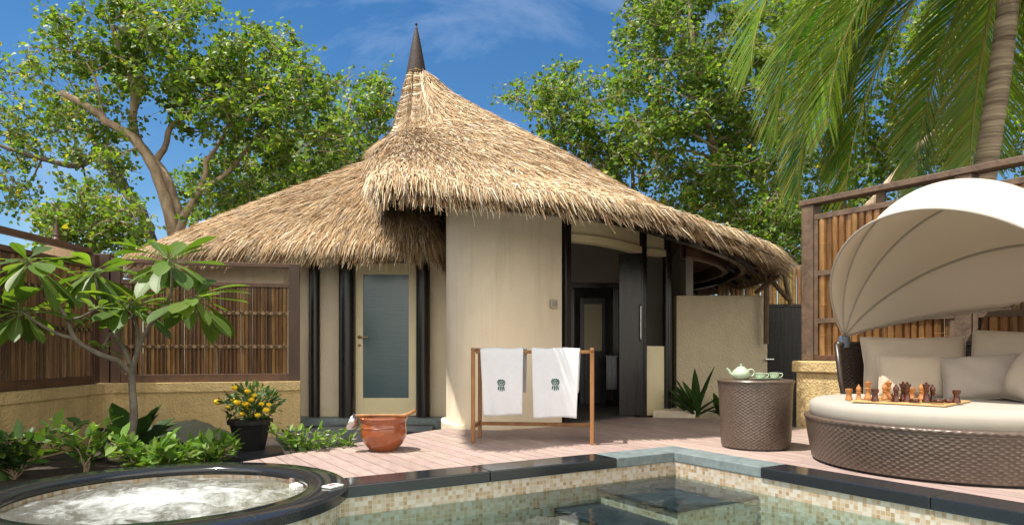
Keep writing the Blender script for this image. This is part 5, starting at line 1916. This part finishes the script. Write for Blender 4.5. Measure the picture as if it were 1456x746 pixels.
def tree(label, base, limbs, regs, Y, dY, leaf, per, kind='tree', crad=.36, bark='bark', r0=.2, name='broadleaf_tree', twig=.012, yellow=.012, sparse=0.0, drop=None):
    """limbs: polylines of (photo x, photo y, depth offset) with start and end radius"""
    b0 = np.array([base[0], base[1], gz])
    t = thing(name, label, 'tree', tuple(b0), 0, 'trees behind the villa')
    leaf0 = leaf * .72
    crad = crad * .92
    tb_, cb_ = MB(), MB()
    pts, prad = [], []
    for path, ra, rb in limbs:
        P = np.array([p_ if len(p_) == 3 and isinstance(p_, np.ndarray) else W(p_[0], p_[1], Y + p_[2]) for p_ in path])
        n_ = max(14, int(np.linalg.norm(np.diff(P, axis=0), axis=1).sum() / .16))
        S = spline(P, n_)
        S[1:-1] += rng.normal(0, .02, (n_ - 2, 3)) * np.linspace(.3, 1, n_ - 2)[:, None]
        tb_.tube(S, .82 * np.linspace(ra, rb, n_) * (1 + .05 * np.sin(np.arange(n_) * 1.7)), 10)
        pts.append(S); prad.append(np.linspace(ra, rb, n_))
    node = np.concatenate(pts); nrad = np.concatenate(prad)
    CL = clusters_from(regs, Y, dY)
    root = node[0]
    order = np.argsort(np.linalg.norm(CL - root, axis=1))
    nodes = list(node); rads = list(nrad)
    for k in order:
        c_ = CL[k]
        A = np.array(nodes)
        d = np.linalg.norm(A - c_, axis=1) + 0.25 * np.maximum(0, A[:, 2] - c_[2])
        j = int(np.argmin(d))
        s_ = A[j]
        L_ = np.linalg.norm(c_ - s_)
        if L_ > .12:
            mid = (s_ + c_) / 2 + rng.normal(0, .09 * L_, 3) - np.array([0, 0, .06 * L_])
            m_ = max(5, int(L_ / .18))
            S = spline([s_, mid, c_], m_)
            ra = min(rads[j] * .75, .008 + .016 * L_)
            tb_.tube(S, np.linspace(ra, .006, m_), 5, caps=False)
            nodes += list(S[1:]); rads += list(np.linspace(ra, .006, m_)[1:])
        # leaves round the twig end, on little twigs
        n_ = int(per * 1.08 * rng.uniform(.4, 1.6))
        leaf = leaf0 * rng.uniform(.85, 1.1)
        nt_ = 5
        for w in range(nt_):
            e = c_ + rng.normal(0, crad * .75, 3) * [1, 1, .8]
            tb_.tube(spline([c_, (c_ + e) / 2 + rng.normal(0, .05, 3), e], 5), [.007, .006, .005, .0052, .003], 4, caps=False)
            m_ = max(2, n_ // nt_)
            f = rng.uniform(.15, 1.1, m_)[:, None]
            p_ = c_ + (e - c_) * f + rng.normal(0, leaf * .75, (m_, 3))
            hang = rng.normal(0, 1, (m_, 3)) * [1, 1, .6] + [0, 0, -.55] + nrmz(e - c_) * .5
            nn = nrmz(rng.normal(0, .75, (m_, 3)) + [-.15, -.25, .8])
            col = leaf_greens(m_, kind) * rng.uniform(.85, 1.15)
            yl = rng.random(m_) < yellow
            col[yl] = np.array([.42, .36, .04]) * rng.uniform(.7, 1.1)
            inst(cb_, HEART[0], HEART[1], p_, nrmz(hang), nn, leaf * rng.uniform(.6, 1.2, (m_, 1)) * np.array([[.95, 1, 1]]), col)
    for mm in (tb_, cb_):
        mm.v = [v - b0 for v in mm.v]
    build('trunk', tb_, bark, t, angle=180)
    build('crown', cb_, 'leaf', t, angle=180, colors=True)
    return t


def base_pt(px_, Y):
    x_ = (px_ - CX) / 1000 * Y
    return np.array([x_, Y, gz])


# big lit tree behind the left wing
Y1 = 14.0
bA = base_pt(248, Y1)
tree('tall tree with sunlit forked trunks above the left thatch', bA, [
    ([bA, W(248, 420, Y1), W(250, 340, Y1)], .26, .22),
    ([(250, 342, 0), (236, 285, -.1), (214, 232, -.2), (200, 208, -.3), (150, 170, -.5), (88, 132, -.7)], .155, .07),
    ([(252, 342, 0), (246, 280, .15), (226, 238, .2), (206, 215, .2), (190, 180, .1), (190, 130, 0), (172, 72, -.1), (150, 20, -.2)], .15, .05),
    ([(190, 160, .1), (203, 118, .2), (196, 80, .3), (210, 30, .4)], .07, .03),
    ([(220, 232, .2), (236, 205, .3), (242, 182, .3), (262, 166, .3), (300, 130, .4), (330, 80, .5)], .085, .03),
    ([(254, 345, 0), (262, 305, -.2), (282, 272, -.3), (292, 240, -.3), (294, 222, -.3)], .12, .05),
    ([(280, 272, -.3), (318, 250, -.2), (360, 200, 0), (400, 150, .2)], .07, .025),
    ([(292, 232, -.3), (320, 190, -.3), (342, 120, -.4), (350, 60, -.5)], .05, .02),
    ([(150, 170, -.5), (110, 75, -.6), (40, 68, -.7)], .03, .012),
], [(170, 35, 95, 55, 34), (120, 110, 55, 50, 18), (240, 95, 70, 70, 34), (315, 120, 60, 70, 30), (240, 10, 60, 40, 16), (370, 90, 70, 50, 26), (345, 200, 70, 70, 36), (430, 120, 55, 40, 18),
    (420, 190, 70, 60, 26), (130, 185, 45, 45, 12), (330, 285, 60, 30, 16), (70, 85, 35, 20, 5)], Y1, 1.1, .135, 62, r0=.25)
# slanting grey tree at the far left
Y2 = 16.0
bB = base_pt(228, Y2)
tree('grey slanting tree with sparse browning crown at the far left', bB, [
    ([bB, W(222, 380, Y2), W(200, 300, Y2), W(168, 255, Y2), W(145, 215, Y2), W(128, 190, Y2)], .2, .12),
    ([(140, 210, 0), (118, 234, -.1), (70, 228, -.2), (20, 214, -.3), (-40, 190, -.3)], .10, .04),
    ([(130, 192, 0), (100, 150, 0), (60, 120, .1), (10, 100, .2)], .06, .02),
    ([(60, 226, -.2), (40, 262, -.3), (20, 290, -.3)], .03, .01),
], [(20, 120, 50, 45, 13), (10, 210, 40, 50, 13), (70, 200, 60, 40, 14), (20, 280, 36, 28, 8), (110, 165, 40, 40, 12), (-50, 180, 40, 80, 14), (150, 230, 40, 40, 8)], Y2, 1.2, .14, 34, bark='grey_bark', yellow=.14, crad=.45)
# trees behind the ridge between the left crown and the finial
Y3 = 17.0
bC = base_pt(505, Y3)
tree('slender open tree just left of the roof finial', bC, [
    ([bC, W(505, 330, Y3), W(498, 250, Y3), W(490, 190, Y3), W(500, 140, Y3)], .14, .03),
    ([(500, 260, 0), (530, 210, .2), (550, 160, .2), (560, 125, .2)], .05, .015),
    ([(498, 250, 0), (460, 215, -.2), (430, 170, -.2)], .05, .015),
], [(490, 160, 60, 45, 24), (545, 150, 32, 45, 18), (470, 230, 70, 40, 24), (530, 215, 40, 30, 12), (430, 250, 60, 40, 18), (400, 240, 60, 45, 14)], Y3, 1.2, .15, 52, crad=.42)
Y4 = 18.5
bD = base_pt(370, Y4)
tree('dense shaded tree low behind the left thatch', bD, [
    ([bD, W(370, 350, Y4), W(365, 270, Y4), W(360, 230, Y4)], .16, .05),
    ([(366, 280, 0), (420, 250, .3), (460, 235, .3)], .06, .02), ([(366, 290, 0), (320, 255, .3), (300, 235, .3)], .06, .02),
], [(320, 270, 70, 50, 24), (400, 270, 70, 45, 26), (460, 260, 60, 40, 18), (350, 230, 60, 40, 16)], Y4, 1.2, .16, 50, crad=.48)
# bright low tree behind the left fence
Y5 = 12.0
bE = base_pt(130, Y5)
tree('low bright round-leaved tree behind the left bamboo screen', bE, [
    ([bE, W(130, 420, Y5), W(128, 350, Y5), W(126, 310, Y5)], .09, .03),
    ([(128, 350, 0), (90, 325, .1), (70, 315, .1)], .03, .01), ([(128, 345, 0), (165, 320, -.1), (185, 305, -.1)], .03, .01),
], [(125, 300, 65, 35, 34), (90, 335, 45, 32, 18), (165, 335, 45, 35, 20)], Y5, .8, .12, 46, crad=.3)
# right of the finial: open tree, then the dense ones
Y6 = 16.0
bF = base_pt(905, Y6)
tree('open airy tree rising behind the right slope of the thatch', bF, [
    ([bF, W(905, 400, Y6), W(900, 310, Y6), W(880, 250, Y6), W(840, 185, Y6), W(790, 155, Y6)], .13, .03),
    ([(885, 258, 0), (850, 240, -.2), (800, 165, -.2), (760, 130, -.2)], .05, .015),
    ([(898, 300, 0), (900, 220, .2), (890, 150, .2), (870, 115, .3)], .06, .015),
], [(770, 135, 42, 32, 20), (830, 135, 50, 45, 26), (800, 185, 45, 35, 16), (870, 200, 50, 50, 28), (900, 260, 50, 50, 22), (830, 215, 30, 30, 8), (950, 300, 40, 30, 10)], Y6, 1.1, .14, 50, crad=.36)
Y7 = 14.0
bG = base_pt(1050, Y7)
tree('tall dense tree with an arching bare branch between thatch and palm', bG, [
    ([bG, W(1050, 420, Y7), W(1042, 300, Y7), W(1015, 220, Y7), W(1000, 150, Y7), W(985, 60, Y7), W(975, -40, Y7)], .16, .04),
    ([(1042, 300, 0), (1035, 250, -.3), (1010, 205, -.5), (985, 190, -.6)], .07, .02),
    ([(1015, 225, 0), (960, 215, -.3), (930, 240, -.4), (905, 250, -.4)], .04, .012),
    ([(1010, 205, -.2), (1060, 185, -.4), (1095, 175, -.5), (1160, 150, -.5)], .05, .015),
    ([(1000, 150, 0), (950, 100, .2), (920, 40, .3)], .05, .015),
    ([(1005, 170, 0), (1050, 110, .3), (1075, 30, .4)], .06, .02),
], [(930, 40, 50, 50, 30), (985, 30, 60, 60, 36), (950, 120, 65, 50, 34), (1040, 90, 60, 80, 44), (1010, 190, 65, 50, 34), (940, 200, 45, 40, 20), (1090, 40, 50, 60, 26), (1075, 190, 50, 60, 30),
    (990, 270, 50, 40, 22), (1060, 280, 60, 50, 30), (960, -30, 90, 40, 24), (1110, 280, 30, 60, 16), (905, 150, 30, 60, 14)], Y7, 1.3, .125, 60, crad=.34)
Y8 = 17.0
bH = base_pt(1190, Y8)
tree('dark dense tree behind the hanging palm fronds', bH, [
    ([bH, W(1190, 400, Y8), W(1200, 250, Y8), W(1210, 150, Y8), W(1220, 40, Y8)], .22, .06),
    ([(1200, 260, 0), (1250, 200, .2), (1300, 150, .2)], .1, .03), ([(1200, 240, 0), (1150, 180, .2), (1120, 120, .2)], .09, .03),
    ([(1195, 300, 0), (1270, 260, -.3), (1340, 230, -.3)], .09, .03),
], [(1160, 60, 80, 70, 36), (1250, 60, 70, 80, 36), (1170, 180, 70, 60, 32), (1260, 190, 80, 60, 38), (1140, 280, 60, 50, 26), (1220, 270, 70, 50, 28), (1330, 120, 60, 90, 34), (1330, 220, 60, 50, 26), (1180, -10, 80, 40, 20)], Y8, 1.3, .15, 52, crad=.46)
Y9 = 15.0
bI = base_pt(1395, Y9)
tree('leafy tree with a leaning limb behind the palm trunk', bI, [
    ([bI, W(1395, 420, Y9), W(1400, 300, Y9), W(1420, 200, Y9), W(1430, 80, Y9)], .2, .05),
    ([(1230, 300, -1.0), (1262, 262, -.8), (1300, 215, -.5), (1350, 175, -.2), (1420, 160, 0)], .10, .06),
], [(1420, 60, 50, 90, 26), (1450, 180, 50, 60, 24), (1380, 200, 50, 50, 20), (1500, 100, 60, 120, 24), (1350, 40, 50, 50, 14)], Y9, 1.0, .13, 50, crad=.4)
# lower screen of shrubs beyond the roof's right end
Y10 = 13.0
bJ = base_pt(1100, Y10)
tree('bushy small tree behind the right tip of the thatch', bJ, [
    ([bJ, W(1100, 420, Y10), W(1095, 350, Y10), W(1090, 310, Y10)], .1, .03),
], [(1095, 320, 45, 50, 28), (1130, 350, 30, 50, 16), (1060, 330, 40, 30, 12)], Y10, .8, .11, 52, crad=.28)


# bright whorled shrub over the left roof edge
rosette('whorled_plant', (-5.9, 11.0, 2.25), 26, .42, 'bright', 'bright whorl of narrow leaves above the left end of the thatch', wid=.7, el=(-10, 75))
o = bpy.data.objects['whorled_plant']
build('stem', MB().tube([(0, 0, -2.41), (.05, 0, -1.2), (0, 0, .03)], .03, 8), 'grey_bark', o)
rosette('whorled_plant', (-6.45, 11.4, 2.05), 24, .42, 'bright', 'second bright whorl of narrow leaves left of the thatch tip', wid=.7, el=(-10, 75))
o = bpy.data.objects['whorled_plant.001']
build('stem', MB().tube([(0, 0, -2.21), (.05, 0, -1.1), (0, 0, .03)], .03, 8), 'grey_bark', o)

# ------------------------------------------------------------------ coconut palm behind the fence
PB = np.array([5.55, 8.6, gz])
palm = thing('coconut_palm', 'coconut palm with long drooping fronds and ringed trunk behind the fence', 'palm', tuple(PB))
CR = np.array([6.12, 8.5, 6.4])
S = spline([PB, (5.58, 8.6, 1.2), (5.72, 8.55, 2.8), (5.92, 8.5, 4.4), CR], 120)
ring = 1 + .035 * (np.arange(120) % 5 == 0) - .02 * (np.arange(120) % 5 == 1)
mb = MB().tube(S - PB, np.linspace(.152, .108, 120) * ring, 16)
build('trunk', mb, 'palm_bark', palm, angle=40)


def frond(az, el, L_, droop, seed, tw=0.0, yel=0.2, dens=104):
    rg = np.random.default_rng(seed)
    n_ = 60
    s_ = np.linspace(0, 1, n_)
    h = np.array([math.cos(az), math.sin(az), 0])
    ang = el - droop * s_ ** 1.15
    st = np.stack([np.cos(ang), np.sin(ang)], 1) * (L_ / n_)
    cum = np.cumsum(st, 0)
    P = CR - PB + h[None] * cum[:, :1] + np.array([0, 0, 1.0])[None] * cum[:, 1:]
    T_ = nrmz(np.gradient(P, axis=0))
    mb = MB()
    mb.tube(P, np.linspace(.036, .006, n_), 6, col=(.36, .36, .09))
    side = np.cross(h, [0, 0, 1.0])
    V, F, Cc = [], [], []
    nb_ = 0
    hue = rg.uniform(0, 1)
    base0 = np.array([.05, .145, .018]) * (1 - hue * .75) + np.array([.20, .32, .03]) * hue * .75
    for i in range(dens):
        f = .10 + .895 * i / (dens - 1)
        p_ = np.array([np.interp(f, s_, P[:, k]) for k in range(3)])
        t_ = nrmz(np.array([np.interp(f, s_, T_[:, k]) for k in range(3)]))
        up_ = np.cross(side, t_)
        if up_[2] < 0:
            up_ = -up_
        ll = L_ * .26 * (math.sin(math.pi * min(1, .16 + f * .78)) ** .6) * rg.uniform(.93, 1.05)
        for sg in (-1, 1):
            sd0 = side * sg * math.cos(tw * sg) + up_ * math.sin(.25 + tw * sg)
            d0 = nrmz(sd0 * .60 + t_ * .82 + rg.normal(0, .03, 3))
            g = np.array([0, 0, -1.0])
            k_ = rg.uniform(.8, 1.2)
            d1 = nrmz(d0 + g * .14 * k_); d2 = nrmz(d1 + g * .26 * k_)
            w = .027 * rg.uniform(.8, 1.15)
            nn = nrmz(up_ * .8 + side * sg * -.35 + rg.normal(0, .12, 3))
            sd_ = nrmz(np.cross(d0, nn))
            a = p_
            b_ = a + d0 * ll * .35; c_ = b_ + d1 * ll * .38; e = c_ + d2 * ll * .27
            V += [a - sd_ * w * .25, a + sd_ * w * .25, b_ - sd_ * w * .5, b_ + sd_ * w * .5, c_ - sd_ * w * .38, c_ + sd_ * w * .38, e]
            k = nb_ * 7
            F += [(k, k + 1, k + 3, k + 2), (k + 2, k + 3, k + 5, k + 4)]
            nb_ += 1
            base = base0 if rg.random() > yel * .5 else np.array([.26, .27, .04])
            cc = base * rg.uniform(.8, 1.25)
            tip = cc * .5 + np.array([.34, .28, .07]) * .5 if rg.random() < .35 + yel else cc
            Cc += [cc, cc, cc, cc, (cc * 2 + tip) / 3, (cc * 2 + tip) / 3, tip]
    tri = np.array([(k * 7 + 4, k * 7 + 5, k * 7 + 6) for k in range(nb_)])
    mb.add(np.array(V), [np.array(F), tri], np.array(Cc))
    build('frond', mb, 'frond', palm, angle=180, colors=True)


FR = [(178, -6, 4.5, 84, 0), (190, -16, 4.2, 72, .1), (170, -26, 4.6, 62, .1), (181, -38, 4.4, 48, .1), (184, 12, 4.55, 98, 0),
      (174, -30, 4.0, 58, 0), 
      (350, -10, 4.0, 70, 0), (20, -22, 4.0, 60, 0), (62, -12, 4.0, 70, 0), (95, -35, 3.8, 52, 0), (78, -50, 3.6, 36, 0), (30, -45, 3.8, 42, 0), (130, -12, 4.4, 74, 0), (120, 20, 4.2, 95, 0),
      (270, 46, 4.0, 84, 0), (240, 42, 4.2, 78, 0), (300, 40, 4.0, 80, 0), (330, 12, 4.0, 90, 0), (200, 50, 4.4, 105, 0), (60, 60, 4.0, 105, 0)]
for k, (az, el, L_, dr, tw) in enumerate(FR):
    frond(R(az), R(el), L_, R(dr), 100 + k, tw, yel=.25 if el > -20 else .5)
# dry hanging fibres at the crown
mb = MB()
for k in range(46):
    a = rng.uniform(0, 2 * np.pi); d = np.array([math.cos(a), math.sin(a), 0])
    L_ = rng.uniform(.4, 1.3)
    P = spline([CR - PB + d * .12, CR - PB + d * rng.uniform(.3, .55) + [0, 0, -.15], CR - PB + d * rng.uniform(.4, .9) + [0, 0, -L_]], 10)
    mb.tube(P, np.linspace(.012, .003, 10), 4)
build('dry_fibre', mb, 'dry', palm)
# a second frond tip enters from another palm above the dense tree
P2 = np.array([2.9, 11.5, gz])

# neighbour villa glimpsed over the left fence: dark finial on a thatched cone
nv = thing('thatched_villa', 'neighbouring thatched roof with a ringed dark finial over the left fence', 'villa', (-6.80, 10.5, gz))
build('roof', MB().lathe([(1.3, 1.75), (.7, 2.15), (.15, 2.58), (.0, 2.62)], seg=32), 'thatch_base', nv)
build('wall', MB().lathe([(.95, 0), (.95, 1.95)], seg=32), 'villa', nv)
pf = []
for k in range(7):
    f = k / 6
    r_ = .085 * (1 - f) + .012
    pf += [(r_, 2.56 + .38 * f), (r_ * .72, 2.59 + .38 * f)]
pf.append((0, 3.02))
build('finial', MB().lathe(pf, seg=16), 'brown', nv, angle=30)

# ------------------------------------------------------------------ world, sun, camera
EL = R(68)
AZ = R(21)           # degrees in front of due left
sdir = Vector((-math.cos(AZ) * math.cos(EL), -math.sin(AZ) * math.cos(EL), math.sin(EL)))
w = bpy.data.worlds.new('World')
bpy.context.scene.world = w
w.use_nodes = True
nt = w.node_tree
L = nt.links.new
bg = nt.nodes['Background']
sky = nt.nodes.new('ShaderNodeTexSky')
sky.sky_type = 'NISHITA'
sky.sun_disc = False
sky.sun_elevation = EL
sky.sun_rotation = math.atan2(sdir.x, sdir.y)
sky.air_density = 1.0
sky.dust_density = 0.15
sky.ozone_density = 2.5
# thin streaks of cirrus
tc = nt.nodes.new('ShaderNodeTexCoord')
mp = nt.nodes.new('ShaderNodeMapping')
mp.inputs['Rotation'].default_value = (R(20), R(35), R(-25))
mp.inputs['Scale'].default_value = (1.2, 5.0, 3.0)
L(tc.outputs['Generated'], mp.inputs['Vector'])
nz = _n(nt, 'ShaderNodeTexNoise', Scale=1.6, Detail=7.0, Roughness=.6, Distortion=.5)
L(mp.outputs['Vector'], nz.inputs['Vector'])
rp = ramp(nt, [(.55, (0, 0, 0)), (.9, (.3, .3, .3))])
L(nz.outputs['Fac'], rp.inputs['Fac'])
hs = _n(nt, 'ShaderNodeHueSaturation')
hs.inputs['Saturation'].default_value = 1.30
hs.inputs['Value'].default_value = 0.66
L(sky.outputs['Color'], hs.inputs['Color'])
mx = _n(nt, 'ShaderNodeMix', data_type='RGBA')
L(rp.outputs['Color'], mx.inputs['Factor'])
L(hs.outputs['Color'], mx.inputs['A'])
mx.inputs['B'].default_value = (7.5, 8.0, 8.6, 1)
# unseen bright cloud bank, added behind the viewer to fill the shaded facade
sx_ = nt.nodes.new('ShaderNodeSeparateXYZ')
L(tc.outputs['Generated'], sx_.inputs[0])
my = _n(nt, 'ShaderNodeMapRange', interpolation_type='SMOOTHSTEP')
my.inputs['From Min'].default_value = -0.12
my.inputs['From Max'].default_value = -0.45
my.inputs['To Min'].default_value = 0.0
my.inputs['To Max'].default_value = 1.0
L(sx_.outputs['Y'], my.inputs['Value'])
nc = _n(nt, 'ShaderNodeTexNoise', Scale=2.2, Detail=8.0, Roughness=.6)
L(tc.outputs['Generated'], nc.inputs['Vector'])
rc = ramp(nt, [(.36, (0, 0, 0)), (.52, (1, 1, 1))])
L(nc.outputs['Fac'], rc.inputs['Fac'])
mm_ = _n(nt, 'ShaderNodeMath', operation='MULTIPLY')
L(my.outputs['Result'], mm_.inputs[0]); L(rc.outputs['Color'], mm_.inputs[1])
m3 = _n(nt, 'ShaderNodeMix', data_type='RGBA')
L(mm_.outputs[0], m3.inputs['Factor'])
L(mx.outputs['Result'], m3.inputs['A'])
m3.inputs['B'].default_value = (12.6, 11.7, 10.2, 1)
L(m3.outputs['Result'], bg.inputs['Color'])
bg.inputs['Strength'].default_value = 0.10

sl = bpy.data.lights.new('sun', 'SUN')
sl.energy = 3.9
sl.angle = R(0.5)
sl.color = (1.0, 0.94, 0.84)
so = bpy.data.objects.new('sun', sl)
C.objects.link(so)
so.rotation_euler = sdir.to_track_quat('Z', 'Y').to_euler()
so.location = (-4, -2, 12)

cam = bpy.data.cameras.new('camera')
co = bpy.data.objects.new('camera', cam)
C.objects.link(co)
co.location = (0, 0, CAMH)
co.rotation_euler = (math.pi / 2, 0, 0)
cam.sensor_width = 36.0
cam.lens = 36.0 * FPX / 1456
cam.shift_y = (HOR - 373.0) / 1456
cam.clip_start = 0.05
cam.clip_end = 1000
sc = bpy.context.scene
sc.camera = co
sc.view_settings.view_transform = 'Standard'
sc.view_settings.look = 'None'
sc.view_settings.gamma = 1.0
sc.view_settings.exposure = 1.0
sc.cycles.use_denoising = True
sc.cycles.max_bounces = 10
sc.cycles.transparent_max_bounces = 12
sc.cycles.sample_clamp_indirect = 6.0
